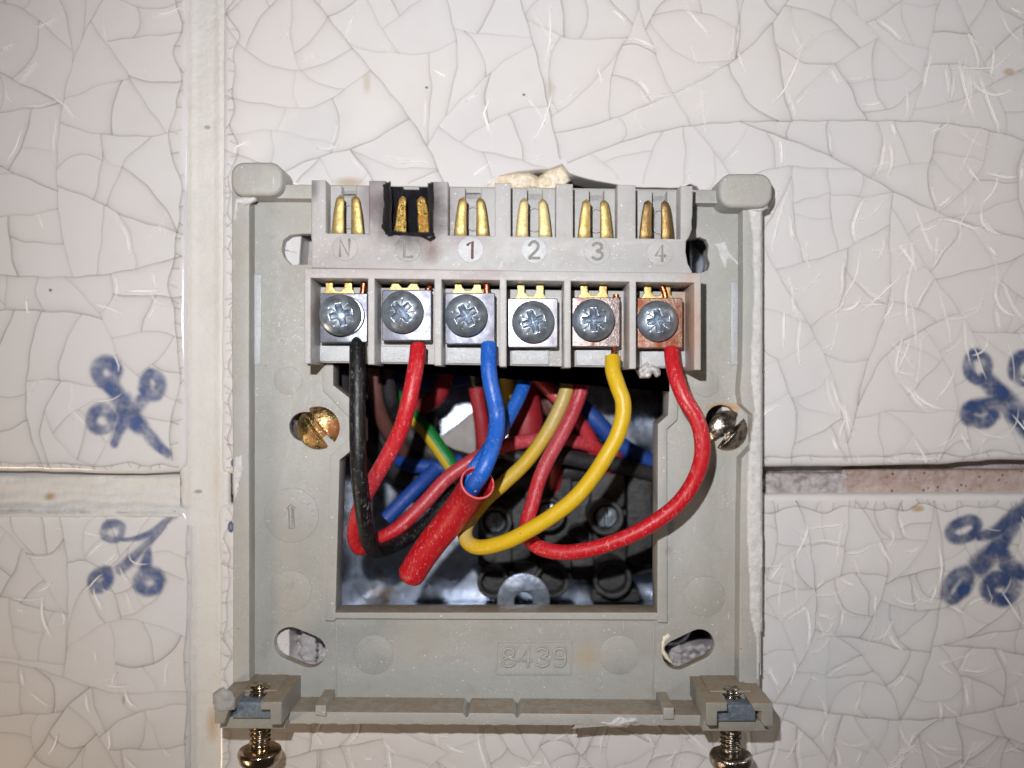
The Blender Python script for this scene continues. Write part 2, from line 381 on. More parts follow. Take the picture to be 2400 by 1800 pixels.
def galv():
    t = NT('galvanised_sheet'); c = t.mix(t.rng(t.noise(1.3, 6, .7), .3, .7), srgb(208, 216, 230), srgb(130, 142, 160))
    c = t.mix(t.rng(t.noise(.9, 5, .7), .54, .66), c, srgb(138, 122, 108))
    return t.set(c, t.rng(t.noise(3, 5), .3, .7, .24, .40), .75, t.bump(t.noise(5, 5), .03, .4))
M['galv'] = galv()
M['char'] = m_rough('charred_plastic', (26, 24, 34), (10, 9, 12), .25, 14, .09, None, .6)
M['black'] = m_wire('black_insulation', (9, 9, 11), (30, 29, 32), .34, .4, (170, 170, 172), .35)
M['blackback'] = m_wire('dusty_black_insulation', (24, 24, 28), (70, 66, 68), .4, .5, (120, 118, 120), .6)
M['red'] = m_wire('red_insulation', (186, 16, 28), (192, 50, 58), .45, .36, (236, 190, 190), .35, [((1318, 980, 0, 95, 190, .5), (176, 62, 74), .75), ((1060, 1130, -.9, 190, 110, .5), (184, 66, 76), .75), ((1250, 1035, -1.3, 130, 60, .5), (184, 70, 80), .8)])
M['redrim'] = m_rough('pale_cut_edge', (226, 120, 124), (206, 80, 88), .5, 9, .02)
M['redpale'] = m_wire('dusty_red_insulation', (176, 30, 46), (190, 84, 92), .45, .45, (220, 180, 180), .7)
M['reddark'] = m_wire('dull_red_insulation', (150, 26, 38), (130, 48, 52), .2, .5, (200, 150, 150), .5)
M['blue_w'] = m_wire('blue_insulation', (22, 88, 184), (46, 108, 190), .3, .38, (190, 205, 225), .4)
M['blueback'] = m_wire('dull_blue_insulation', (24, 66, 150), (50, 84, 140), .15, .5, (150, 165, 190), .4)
M['yellow'] = m_wire('yellow_insulation', (206, 168, 18), (212, 178, 42), .3, .38, (240, 225, 170), .35, [((1300, 930, -.4, 70, 130, .6), (188, 168, 106), .85), ((1200, 1110, 0, 90, 70, .8), (196, 168, 70), .6), ((1092, 1235, .4, 30, 30, .6), (206, 184, 130), .7)])
M['yellowpale'] = m_wire('dusty_yellow_insulation', (200, 166, 44), (186, 166, 110), .25, .5, (220, 205, 160), .8)
M['brown'] = m_wire('brown_insulation', (98, 60, 54), (124, 90, 84), .25, .5, (150, 130, 125), .5)
M['bakelite'] = m_rough('sooty_black_plastic', (70, 68, 68), (20, 20, 22), .42, 3.2, .05, None, .5)
M['greycable'] = m_rough('grey_cable_sheath', (176, 170, 166), (150, 144, 140), .6, 2, .03)
M['groove'] = m_rough('engraved_grey', (150, 146, 142), (132, 128, 124), .5, 12, .02)
M['groovebrown'] = m_rough('engraved_brown', (120, 82, 80), (100, 66, 66), .5, 12, .02)

# ------------------------------------------------------------------ tiles
hole_top = [(712, 470), (714, 448), (800, 444), (1150, 441), (1172, 412), (1215, 402), (1290, 396), (1318, 385), (1334, 406), (1352, 413), (1400, 425), (1455, 435), (1510, 441), (1600, 441), (1618, 432), (1633, 438), (1640, 450), (1692, 456)]
T = {
 'A': [(-500, -500), (441, -500), (441, 0), (439, 500), (438, 800), (441, 1060), (437, 1092), (418, 1108), (330, 1112), (200, 1110), (90, 1106), (-500, 1100)],
 'B': [(-500, 1188), (160, 1187), (300, 1184), (418, 1186), (440, 1200), (452, 1250), (452, 1350), (448, 1450), (448, 1600), (450, 2300), (-500, 2300)],
 'C': [(524, -500), (2900, -500), (2900, 1074), (2320, 1080), (2200, 1090), (1950, 1094), (1692, 1096), (1692, 456)] + hole_top[::-1][1:] + [(700, 640), (682, 700), (682, 1112), (535, 1112), (520, 1106), (516, 1080), (515, 900), (519, 500)],
 'D': [(682, 1178), (678, 1560), (1690, 1572), (1692, 1160), (1800, 1159), (2100, 1158), (2900, 1156), (2900, 2300), (505, 2300), (508, 1700), (512, 1400), (507, 1200), (515, 1182)],
}
def resample(poly, step=26, jit=1.2, seed=0):
    out = []; n = len(poly)
    for i in range(n):
        a, b = poly[i], poly[(i + 1) % n]; L = math.hypot(b[0] - a[0], b[1] - a[1]); k = max(1, int(L / step))
        for j in range(k):
            t = j / k; x = a[0] + (b[0] - a[0]) * t; y = a[1] + (b[1] - a[1]) * t
            out.append((x + jit * noise.noise(Vector((x * .02, y * .02, seed))) * 1.6, y + jit * noise.noise(Vector((x * .02, y * .02, seed + 9))) * 1.6))
    return out
def offset(poly, d):
    n = len(poly); out = []
    area = sum(poly[i][0] * poly[(i + 1) % n][1] - poly[(i + 1) % n][0] * poly[i][1] for i in range(n)); s = 1 if area > 0 else -1
    for i in range(n):
        a, b, c = poly[i - 1], poly[i], poly[(i + 1) % n]
        e1 = Vector((b[0] - a[0], b[1] - a[1])); e2 = Vector((c[0] - b[0], c[1] - b[1]))
        if e1.length < 1e-6 or e2.length < 1e-6: out.append(b); continue
        n1 = Vector((-e1.y, e1.x)).normalized(); n2 = Vector((-e2.y, e2.x)).normalized(); m = (n1 + n2)
        m = n1 if m.length < .3 else m.normalized(); k = 1 / max(.6, m.dot(n1))
        out.append((b[0] + s * m.x * d * k, b[1] + s * m.y * d * k))
    return out
def tile(name, key, label, seed):
    poly = resample(T[key], 24, 1.5, seed); V = []; F = []; n = len(poly)
    rings = [(0, -.85), (0, -.16), (1.6, -.085), (5, -.035), (10, -.008), (16, 0)]
    for off, h in rings:
        q = offset(poly, off) if off else poly
        q = [(px + (qx - px) * .12, py + (qy - py) * .12) if 660 < px < 1700 and 380 < py < 1600 else (qx, qy) for (px, py), (qx, qy) in zip(poly, q)]
        V += [Wd(P(x, y, 0)[:2] + (h,)) for x, y in q]
    for r in range(len(rings) - 1):
        for i in range(n):
            j = (i + 1) % n; F.append((r * n + i, r * n + j, (r + 1) * n + j, (r + 1) * n + i))
    F.append(tuple(range((len(rings) - 1) * n, len(rings) * n)))
    m = mesh_of(V, F); bm = bmesh.new(); bm.from_mesh(m); bmesh.ops.recalc_face_normals(bm, faces=bm.faces)
    f = max(bm.faces, key=lambda f: len(f.verts))
    if f.normal.y > 0: bmesh.ops.reverse_faces(bm, faces=bm.faces)
    bmesh.ops.triangulate(bm, faces=[f]); bm.to_mesh(m); bm.free()
    o = obj_from(name, m, M['tile'])
    for p in m.polygons:
        if min(m.vertices[i].co.y for i in p.vertices) > -2 and all(i >= (len(rings) - 1) * n for i in p.vertices): p.use_smooth = False
    tag(o, label, 'tile', 'crazed glazed wall tiles'); return o
tiles = {
 'A': tile('wall_tile', 'A', 'crazed white tile at upper left with a blue four looped motif in its bottom corner', 1),
 'B': tile('wall_tile', 'B', 'crazed white tile at lower left with a blue motif like a percent sign near its top corner', 2),
 'C': tile('wall_tile', 'C', 'large crazed white tile above the switch plate, chipped at its hole, blue motif at right edge', 3),
 'D': tile('wall_tile', 'D', 'crazed white tile below and right of the plate, under the open dark joint', 4)}
# --- ribbons
def ribbons(name, lines, width, h, mat, parent, kind='stuff'):
    """lines: list of (points px, strength list or number, width scale)"""
    V = []; F = []; UV = []
    for li, (pts, st, ws) in enumerate(lines):
        n = len(pts)
        if n < 2: continue
        b = len(V); hh = h + (li % 300) * 4e-5
        for i, (u, v) in enumerate(pts):
            a = pts[max(0, i - 1)]; c = pts[min(n - 1, i + 1)]; dx, dy = c[0] - a[0], c[1] - a[1]; L = math.hypot(dx, dy) or 1
            w = width * (ws[i] if isinstance(ws, list) else ws) / 2; nx, ny = -dy / L * w, dx / L * w
            V.append(Wd(P(u + nx, v + ny, 0)[:2] + (hh,))); V.append(Wd(P(u - nx, v - ny, 0)[:2] + (hh,)))
        for i in range(n - 1):
            F.append((b + 2 * i, b + 2 * i + 1, b + 2 * i + 3, b + 2 * i + 2))
            s0 = st[i] if isinstance(st, list) else st; s1 = st[i + 1] if isinstance(st, list) else st
            UV += [(0, s0), (1, s0), (1, s1), (0, s1)]
    m = mesh_of(V, F); l = m.uv_layers.new(name='line')
    l.data.foreach_set('uv', [c for q in UV for c in q])
    o = obj_from(name, m, mat, parent, smooth=False)
    if kind: o['kind'] = kind
    return o
def crackle(rect, amin, rnd, fine=None):
    x0, y0, x1, y1 = rect; cells = [[(x0, y0), (x1, y0), (x1, y1), (x0, y1)]]; lines = []
    def area(p): return abs(sum(p[i][0] * p[(i + 1) % len(p)][1] - p[(i + 1) % len(p)][0] * p[i][1] for i in range(len(p)))) / 2
    lvl = [0]
    stack = [(cells[0], 0, 0)]
    while stack:
        c, d, tr = stack.pop(); A = area(c); cx = sum(p[0] for p in c) / len(c); cy = sum(p[1] for p in c) / len(c)
        if tr > 12: continue
        if tr: stack_retry = True
        lim = amin * (fine(cx, cy) if fine else 1) * rnd.uniform(.6, 1.9)
        if (A < lim and tr == 0) or d > 18: continue
        # longest direction by second moments
        sxx = sum((p[0] - cx) ** 2 for p in c); syy = sum((p[1] - cy) ** 2 for p in c); sxy = sum((p[0] - cx) * (p[1] - cy) for p in c)
        th = .5 * math.atan2(2 * sxy, sxx - syy) + math.pi / 2 + rnd.gauss(0, .38 + .12 * tr)
        dx, dy = math.cos(th), math.sin(th); s = math.sqrt(A); ox = cx + rnd.gauss(0, .10) * s; oy = cy + rnd.gauss(0, .10) * s
        hits = []
        for i in range(len(c)):
            ax, ay = c[i]; bx, by = c[(i + 1) % len(c)]; ex, ey = bx - ax, by - ay; den = dx * ey - dy * ex
            if abs(den) < 1e-9: continue
            t = ((ax - ox) * ey - (ay - oy) * ex) / den; q = ((ax - ox) * dy - (ay - oy) * dx) / den
            if 0 <= q < 1: hits.append((t, i, (ox + dx * t, oy + dy * t)))
        neg = [h for h in hits if h[0] < 0]; pos = [h for h in hits if h[0] >= 0]
        if not neg or not pos: stack.append((c, d, tr + 1)); continue
        a = max(neg); b = min(pos)
        if a[1] == b[1]: stack.append((c, d, tr + 1)); continue
        L = math.hypot(b[2][0] - a[2][0], b[2][1] - a[2][1]); k = max(3, int(L / 12)); bulge = rnd.gauss(0, .12) * L; ph = rnd.uniform(0, 9); wig = rnd.uniform(.004, .02) * L
        pts = []
        for j in range(k + 1):
            t = j / k; off = bulge * 4 * t * (1 - t) + wig * math.sin(ph + t * 9) * min(1, 5 * t * (1 - t)) + 1.3 * math.sin(ph * 3 + t * L * .09) * min(1, 6 * t * (1 - t))
            pts.append((a[2][0] + (b[2][0] - a[2][0]) * t - dy * off, a[2][1] + (b[2][1] - a[2][1]) * t + dx * off))
        st = max(.35, 1.0 - d * .045) * rnd.uniform(.3, 1.05)
        lines.append((pts, st, rnd.choice((1, -1)) * rnd.uniform(.7, 1.25)))
        i, j = a[1], b[1]
        n = len(c)
        def walk(s, e):
            out = []; q = (s + 1) % n
            while True:
                out.append(c[q])
                if q == e: break
                q = (q + 1) % n
            return out
        if i == j: continue
        p1 = walk(i, j) + pts[::-1]; p2 = walk(j, i) + pts
        stack.append((p1, d + 1, 0)); stack.append((p2, d + 1, 0))
    return lines
def clip(lines, poly, margin=3):
    out = []
    for pts, st, ws in lines:
        cur = []; cs = []
        for i, p in enumerate(pts):
            if -30 < p[0] < 2430 and -30 < p[1] < 1830 and inside(poly, *p): cur.append(p); cs.append(i)
            else:
                if len(cur) > 1: out.append((cur, st, ws))
                cur = []
        if len(cur) > 1: out.append((cur, st, ws))
    return out
def edge_craze(path, inward, rnd, depth=(14, 30), step=(12, 34)):
    """row of small scales along a tile edge"""
    lines = []; inn = []; L = 0; acc = 0; d = rnd.uniform(*depth)
    for i in range(len(path)):
        q_ = noise.noise(Vector((i * .22, depth[0], path[0][0] * .01))); d = (depth[0] + depth[1]) / 2 + (depth[1] - depth[0]) * 1.3 * q_; d = max(4, d); inn.append((path[i][0] + inward[0] * d, path[i][1] + inward[1] * d))
    lines.append((inn, .75, 1)); nxt = rnd.uniform(*step)
    for i in range(1, len(path)):
        acc += math.hypot(path[i][0] - path[i - 1][0], path[i][1] - path[i - 1][1])
        if acc > nxt:
            acc = 0; nxt = rnd.uniform(*step); a, b = path[i], inn[i]; k = rnd.uniform(-9, 9); a = (a[0] + inward[1] * k * .4, a[1] + inward[0] * k * .4)
            lines.append(([a, ((a[0] + b[0]) / 2 + inward[1] * k, (a[1] + b[1]) / 2 + inward[0] * k), b], rnd.uniform(.4, .8), rnd.choice((1, -1)) * .8))
    return lines
def seg(a, b, n=60): return [(a[0] + (b[0] - a[0]) * i / n, a[1] + (b[1] - a[1]) * i / n) for i in range(n + 1)]
rn = random.Random(21)
polys = {k: offset(resample(T[k], 24, 1.5, s), 5) for k, s in (('A', 1), ('B', 2), ('C', 3), ('D', 4))}
cr = {
 'A': crackle((-180, -160, 441, 1112), 14000, random.Random(5)),
 'B': crackle((-150, 1187, 452, 1950), 8500, random.Random(8)),
 'C': crackle((515, -150, 2650, 1112), 15000, random.Random(12), lambda x, y: 1.0 if x < 1850 else .7),
 'D': crackle((507, 1160, 2650, 1950), 6200, random.Random(33))}
cr['A'] += edge_craze(seg((439, 0), (439, 1080)), (-1, 0), rn, (14, 40), (16, 50)) + edge_craze(seg((-20, 1106), (420, 1108), 40), (0, -1), rn, (12, 22))
cr['C'] += edge_craze(seg((522, 0), (517, 1095), 90), (1, 0), rn, (14, 34)) + edge_craze(seg((1785, 1094), (2420, 1079), 40), (0, -1), rn, (14, 26), (40, 110))
cr['B'] += edge_craze(seg((452, 1230), (449, 1800), 50), (-1, 0), rn, (10, 18), (40, 90)) + edge_craze(seg((-10, 1188), (300, 1186), 20), (0, 1), rn, (10, 20), (50, 90))
cr['D'] += edge_craze(seg((510, 1190), (508, 1800), 60), (1, 0), rn, (16, 32), (12, 34)) + edge_craze(seg((1785, 1160), (2420, 1158), 50), (0, 1), rn, (26, 44), (20, 46))
for k in cr:
    cl = clip(cr[k], polys[k])
    ribbons('glaze_crack', cl, 11, .018, M['crack'], tiles[k]); ribbons('crack_shade', cl, 58, .0045, M['tint'], tiles[k])  # the wide ribbon paints the glaze's soft shade along the crack
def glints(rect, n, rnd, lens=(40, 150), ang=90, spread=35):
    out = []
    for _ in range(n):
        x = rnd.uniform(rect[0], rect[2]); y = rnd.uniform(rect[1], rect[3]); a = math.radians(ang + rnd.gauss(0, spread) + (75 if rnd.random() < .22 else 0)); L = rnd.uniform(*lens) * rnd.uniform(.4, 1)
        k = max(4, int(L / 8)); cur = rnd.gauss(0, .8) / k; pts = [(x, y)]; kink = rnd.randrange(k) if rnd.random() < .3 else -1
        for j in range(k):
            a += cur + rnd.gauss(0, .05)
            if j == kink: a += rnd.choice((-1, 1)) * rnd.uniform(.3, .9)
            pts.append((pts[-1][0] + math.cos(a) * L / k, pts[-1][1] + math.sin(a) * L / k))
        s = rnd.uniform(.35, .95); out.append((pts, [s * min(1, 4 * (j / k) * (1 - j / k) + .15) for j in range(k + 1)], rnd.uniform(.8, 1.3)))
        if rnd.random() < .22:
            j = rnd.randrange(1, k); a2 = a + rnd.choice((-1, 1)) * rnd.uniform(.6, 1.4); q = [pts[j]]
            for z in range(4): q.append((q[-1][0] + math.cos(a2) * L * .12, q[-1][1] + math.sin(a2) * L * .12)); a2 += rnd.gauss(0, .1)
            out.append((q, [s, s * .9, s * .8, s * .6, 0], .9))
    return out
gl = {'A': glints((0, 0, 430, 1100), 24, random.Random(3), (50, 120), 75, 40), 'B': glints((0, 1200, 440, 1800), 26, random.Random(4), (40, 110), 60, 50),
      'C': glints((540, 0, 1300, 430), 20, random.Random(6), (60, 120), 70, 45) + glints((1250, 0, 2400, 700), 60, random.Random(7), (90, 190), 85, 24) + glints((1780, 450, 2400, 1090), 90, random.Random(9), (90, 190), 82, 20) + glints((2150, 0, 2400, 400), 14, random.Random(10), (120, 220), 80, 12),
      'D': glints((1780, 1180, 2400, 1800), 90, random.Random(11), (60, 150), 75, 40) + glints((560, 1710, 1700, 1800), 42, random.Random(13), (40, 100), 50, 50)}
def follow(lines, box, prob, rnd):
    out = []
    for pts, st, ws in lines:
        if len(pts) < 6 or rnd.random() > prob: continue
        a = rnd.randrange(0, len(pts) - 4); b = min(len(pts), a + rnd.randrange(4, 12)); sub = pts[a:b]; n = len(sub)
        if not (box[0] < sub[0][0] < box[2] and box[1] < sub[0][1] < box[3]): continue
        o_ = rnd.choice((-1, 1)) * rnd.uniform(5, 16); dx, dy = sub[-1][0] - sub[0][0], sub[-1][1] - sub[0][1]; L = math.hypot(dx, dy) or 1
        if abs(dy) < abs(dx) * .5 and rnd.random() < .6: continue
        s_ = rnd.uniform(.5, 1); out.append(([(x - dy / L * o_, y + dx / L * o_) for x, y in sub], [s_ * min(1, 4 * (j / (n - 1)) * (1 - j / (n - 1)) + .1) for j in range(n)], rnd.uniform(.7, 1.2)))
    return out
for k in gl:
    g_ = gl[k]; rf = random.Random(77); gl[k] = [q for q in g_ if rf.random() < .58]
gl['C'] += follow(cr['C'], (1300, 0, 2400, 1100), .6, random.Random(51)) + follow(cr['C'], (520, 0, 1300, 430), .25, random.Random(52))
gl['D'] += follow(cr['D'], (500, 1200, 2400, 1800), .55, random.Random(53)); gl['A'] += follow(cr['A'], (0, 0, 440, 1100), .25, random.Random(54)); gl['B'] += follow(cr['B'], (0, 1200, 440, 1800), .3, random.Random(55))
for k in gl: ribbons('glaze_glint', clip(gl[k], polys[k]), 9, .032, M['glint'], tiles[k])  # white ribbons paint the reflections off the crazing
def loop(cx, cy, rx, ry, rot=0, a0=0, a1=360, n=26):
    out = []
    for i in range(n + 1):
        a = math.radians(a0 + (a1 - a0) * i / n); x = rx * math.cos(a); y = ry * math.sin(a); r = math.radians(rot)
        out.append((cx + x * math.cos(r) - y * math.sin(r), cy + x * math.sin(r) + y * math.cos(r)))
    return out
def motif(name, strokes_, mat, parent, seed, cell=3.5):
    """brushwork under the glaze: one soft patch, strength stored per corner"""
    segs = []
    for pts, w0, w1 in strokes_:
        if len(pts) < 9: pts = [tuple(q) for q in spline(pts, 5)]
        n = len(pts) - 1
        for i in range(n): segs.append((pts[i], pts[i + 1], w0 + (w1 - w0) * i / n, w0 + (w1 - w0) * (i + 1) / n))
    x0 = min(min(a[0], b[0]) - max(p, q) * 1.5 for a, b, p, q in segs); x1 = max(max(a[0], b[0]) + max(p, q) * 1.5 for a, b, p, q in segs)
    y0 = min(min(a[1], b[1]) - max(p, q) * 1.5 for a, b, p, q in segs); y1 = max(max(a[1], b[1]) + max(p, q) * 1.5 for a, b, p, q in segs)
    nx, ny = int((x1 - x0) / cell) + 1, int((y1 - y0) / cell) + 1; V = []; A = []
    for j in range(ny + 1):
        for i in range(nx + 1):
            x, y = x0 + i * cell, y0 + j * cell; best = 0
            wx = x + 3.5 * noise.noise(Vector((x * .03, y * .03, seed))); wy = y + 3.5 * noise.noise(Vector((x * .03, y * .03, seed + 5)))
            for (ax, ay), (bx, by), p, q in segs:
                dx, dy = bx - ax, by - ay; L = dx * dx + dy * dy or 1; t = max(0, min(1, ((wx - ax) * dx + (wy - ay) * dy) / L)); w = p + (q - p) * t
                d = math.hypot(wx - ax - t * dx, wy - ay - t * dy) / w
                if d < 1.45: best = max(best, (1 - sstep(d, .45, 1.4)) * (.72 + .28 * sstep(w, 6, 22)))
            V.append(Wd(P(x, y, 0)[:2] + (.002,))); A.append(best * (.82 + .6 * noise.noise(Vector((x * .03, y * .03, seed + 2))) + .25 * noise.noise(Vector((x * .1, y * .1, seed)))))
    F = []; UV = []
    for j in range(ny):
        for i in range(nx):
            a = j * (nx + 1) + i; q = (a, a + nx + 1, a + nx + 2, a + 1)
            if max(A[k] for k in q) > .01: F.append(q); UV += [(.5, max(0, A[k])) for k in q]
    m = mesh_of(V, F); l = m.uv_layers.new(name='line'); l.data.foreach_set('uv', [c for q in UV for c in q])
    return obj_from(name, m, mat, parent, smooth=False)
def sstep(x, a, b):
    t = max(0, min(1, (x - a) / (b - a))); return t * t * (3 - 2 * t)
motA = [(loop(249, 872, 22, 24), 15, 17), (loop(357, 902, 19, 24, 0, -190, 160), 13, 16), (loop(238, 984, 24, 24, 0, 30, 345), 12, 17), ([(258, 898), (282, 935), (300, 968), (335, 1005), (370, 1042), (393, 1064)], 20, 11), ([(285, 945), (303, 975), (330, 1000)], 26, 20), ([(345, 925), (325, 948), (305, 970)], 12, 20), ([(292, 985), (280, 1010), (268, 1038)], 18, 11)]
motB = [(loop(265, 1246, 22, 19, -20), 9, 11), ([(285, 1264), (325, 1262), (365, 1240), (408, 1208)], 5, 9), ([(386, 1232), (350, 1268), (318, 1300), (284, 1333)], 7, 14), (loop(236, 1360, 15, 25, 40), 11, 14), (loop(350, 1364, 24, 20, -10), 14, 18), ([(349, 1284), (346, 1305), (342, 1335)], 5, 18), ([(226, 1372), (218, 1385)], 13, 9)]
motC = [(loop(2292, 862, 22, 31, -15), 11, 15), (loop(2398, 864, 22, 30), 12, 16), (loop(2298, 970, 32, 20, -5), 14, 19), ([(2312, 892), (2345, 925), (2375, 958), (2415, 1000)], 20, 30), ([(2300, 955), (2335, 945), (2370, 950)], 18, 24)]
motD = [(loop(2258, 1242, 34, 20, -22), 11, 14), ([(2295, 1256), (2330, 1248), (2365, 1222), (2420, 1182)], 12, 22), ([(2378, 1235), (2340, 1280), (2296, 1325)], 14, 26), (loop(2243, 1373, 18, 38, 35), 12, 17), (loop(2345, 1380, 30, 25), 16, 21), ([(2350, 1300), (2362, 1325), (2385, 1342)], 18, 24)]
for i_, (k, mt) in enumerate((('A', motA), ('B', motB), ('C', motC), ('D', motD))): motif('painted_motif', mt, M['blue'] if k in 'AB' else M['bluedark'], tiles[k], i_ * 7 + 1)
ribbons('painted_motif', [(loop(548, 1085, 4, 7), 1, 8)], 1.0, .003, M['bluedot'], tiles['C'], kind=None)
ribbons('painted_motif', [(loop(541, 1235, 4, 10), 1, 9)], 1.0, .003, M['bluedot'], tiles['D'], kind=None)

# ------------------------------------------------------------------ setting: grout, joint mortar, wall with its cavity
gp = [(425, -60), (540, -60), (540, 1860), (425, 1860)]
def gfn(u, v, e, nz):
    x = (u - 482) / 42; ridge = .05 * math.exp(-((abs(x) - .78) / .16) ** 2)
    return -.10 + ridge + .02 * (nz - .65) + (.05 * math.exp(-((v - 1150) / 40.) ** 2))
g1 = lump('grout', gp, 0, 0, M['grout'], None, 6, 14, 1, 3, gfn); tag(g1, kind='structure')
gp2 = [(-60, 1080), (424, 1080), (424, 1210), (-60, 1210)]
def gfn2(u, v, e, nz):
    y = (v - 1149) / 38; return -.13 + .09 * y * y * (1 if y > 0 else -.25) + .05 * (nz - .65) - .35 * (1 - sstep(v, 1111, 1118)) + .02 * math.sin(v * .25 + noise.noise(Vector((u * .01, v * .02, 0))) * 5)
g2 = lump('grout', gp2, 0, 0, M['grout'], None, 5, 14, 1, 5, gfn2); tag(g2, kind='structure')
jp = [(1680, 1085), (1990, 1085), (1990, 1175), (1680, 1175)]
j1 = lump('joint_mortar', jp, -.5, .2, M['mortar_white'], None, 4, 30, 1.6, 7, lambda u, v, e, nz: .22 * nz - .7 * (1 - sstep(v, 1100, 1112))); tag(j1, kind='structure')
j2 = lump('joint_mortar', [(1975, 1070), (2480, 1070), (2480, 1175), (1975, 1175)], -.52, .09, M['mortar'], None, 4, 20, 1, 8, lambda u, v, e, nz: .12 * nz - .7 * (1 - sstep(v, 1093, 1103))); tag(j2, kind='structure')
wl = prism('wall', [[(-900, -800), (3300, -800), (3300, 2600), (-900, 2600)], [(722, 384), (1690, 384), (1690, 1545), (722, 1545)]], -.82, -5.2, M['mortar_white'], None, .01, ref=0); tag(wl, kind='structure')
wb = prism('wall_cavity', [[(640, 340), (1760, 340), (1760, 1640), (640, 1640)]], -5.2, -5.6, M['cavity'], None, .01, ref=0); tag(wb, kind='structure')

# ------------------------------------------------------------------ metal back box
bb = empty('back_box', Wd(P(1180, 1440, -4.5))); tag(bb, 'galvanised metal back box sunk in the wall behind the wires', 'back box')
def rr(x0, y0, x1, y1, r=.5): return [(1200 + 100 * x, 900 - 100 * y) for x, y in [((a - 1200) / 100, (900 - b) / 100) for a, b in rrect(1200 + x0 * 100, 900 - y1 * 100, 1200 + x1 * 100, 900 - y0 * 100, r * 100)]]
outer = rr(-4.55, -6.3, 4.35, 3.9); inner = rr(-4.47, -6.22, 4.27, 3.82, .42)
prism('box_wall', [outer, inner], -.55, -4.4, M['galv'], bb, .01, ref=0)
bk = prism('box_back', [outer], -4.4, -4.5, M['galv'], bb, .01, ref=0)
for v in bk.data.vertices: v.co.y += .08 * v.co.z
prism('fixing_lug', [circle(1227, 1406, 62), circle(1227, 1410, 22)], -1.78, -1.9, M['galv'], bb, .02)
prism('fixing_lug', [circle(1600, 620, 50), circle(1600, 600, 18)], -1.6, -1.72, M['galv'], bb, .02)

# ------------------------------------------------------------------ wall plate
wp = empty('wall_plate', Wd(P(1165, 1700, 0.05)))
tag(wp, 'broken grey plastic backplate with six numbered terminals screwed over the wall box', 'wall plate')
sl = lambda u, v: v + .0165 * (u - 740)
opening = [(786, 1436), (796, 1078), (822, 1057), (850, 1036), (850, 985), (818, 932), (781, 903), (781, 855), (781, 660), (1568, 660), (1568, 918), (1566, 973), (1542, 994), (1541, 1436)]
slot_tl = [(705, 548), (760, 548), (760, 620), (682, 620), (666, 604), (660, 585), (664, 563), (680, 551)]
slot_tr = [(1612, 562), (1640, 556), (1655, 562), (1661, 575), (1658, 600), (1664, 618), (1660, 632), (1640, 641), (1600, 650), (1590, 600)]
slot_bl = stadium(680, 1508, 726, 1527, 38)
slot_br = stadium(1640, 1510, 1588, 1535, 35)
base = prism('base_plate', [[(556, 446), (1772, 456), (1770, 1684), (558, 1676)], opening, slot_tl, slot_tr, slot_bl, slot_br, stadium(712, 1000, 735, 1000, 34), circle(1690, 985, 36)], .30, .03, M['base'], wp, .015)
lip_o = [(763, 1455), (773, 1068), (821, 1025), (842, 1005), (815, 975), (756, 915), (754, 869), (766, 852), (766, 660), (1590, 660), (1589, 945), (1588, 983), (1563, 1006), (1564, 1460), (1541, 1458), (1541, 1453), (786, 1450), (784, 1455)]
prism('opening_lip', [lip_o, opening], .40, -.32, M['base'], wp, .012)
# rim
rim_o = [(543, 430), (1787, 446), (1785, 700), (1786, 1000), (1782, 1400), (1781, 1690), (545, 1690), (546, 1200), (543, 800)]
rim_i = [(584, 464), (1741, 477), (1741, 660), (1739, 855), (1734, 915), (1738, 948), (1764, 972), (1766, 1044), (1738, 1074), (1735, 1200), (1732, 1684), (584, 1684), (584, 900)]
prism('rim', [rim_o, rim_i], .72, .02, M['rim'], wp, .03)
prism('rim_pad', [[(590, 642), (614, 642), (612, 856), (590, 856)]], .325, .2, M['scuffed'], wp, .03)
prism('rim_pad', [[(1712, 660), (1731, 660), (1731, 856), (1712, 856)]], .325, .2, M['scuffed'], wp, .03)
prism('corner_block', [rrect(540, 379, 662, 458, 30)], 1.02, .02, M['rim'], wp, .09, seg=4)
prism('corner_block', [rrect(1686, 406, 1811, 486, 30)], 1.02, .02, M['rim'], wp, .09, seg=4)
# faint moulded discs
for (u, v, r) in ((675, 892, 33), (683, 1208, 64), (682, 1385, 48), (875, 1535, 46), (1452, 1535, 46), (1655, 900, 31), (1652, 1398, 47)):
    prism('ejector_mark', [circle(u, v, r, 56)], .312, .28, M['base'], wp, .010)
def strokes(name, lines, h, r, mat, parent, flat=.5):
    o = join_data([tube_data(path3([(u, v, h) for u, v in l], 5, sm), r, 8, 'round', flat=flat) for l, sm in lines])
    return obj_from(name, recalc(mesh_of(*o)), mat, parent)
strokes('arrow_mark', [([(685, 1238), (684, 1188)], 0), ([(678, 1238), (677, 1192), (672, 1192), (681, 1182), (692, 1191), (687, 1192), (690, 1238), (678, 1238)], 0)], .312, .012, M['groove'], wp)
tk = strokes('mould_ticks', [([(720, 1183), (728, 1180)], 0), ([(730, 1198), (737, 1196)], 0), ([(733, 1210), (742, 1211)], 0), ([(722, 1228), (730, 1232)], 0), ([(640, 1190), (636, 1196)], 0)], .312, .010, M['base'], wp); tk['kind'] = 'stuff'
for pl in ([(789, 1457), (790, 1640)], [(1533, 1462), (1532, 1640)]):
    prism('mould_seam', [[(pl[0][0] - 2, pl[0][1]), (pl[0][0] + 1, pl[0][1]), (pl[1][0] + 1, pl[1][1]), (pl[1][0] - 2, pl[1][1])]], .315, .28, M['base'], wp, .006)
prism('number_panel', [rrect(1162, 1501, 1341, 1583, 6), rrect(1166, 1505, 1337, 1579, 5)], .318, .28, M['base'], wp, .008)
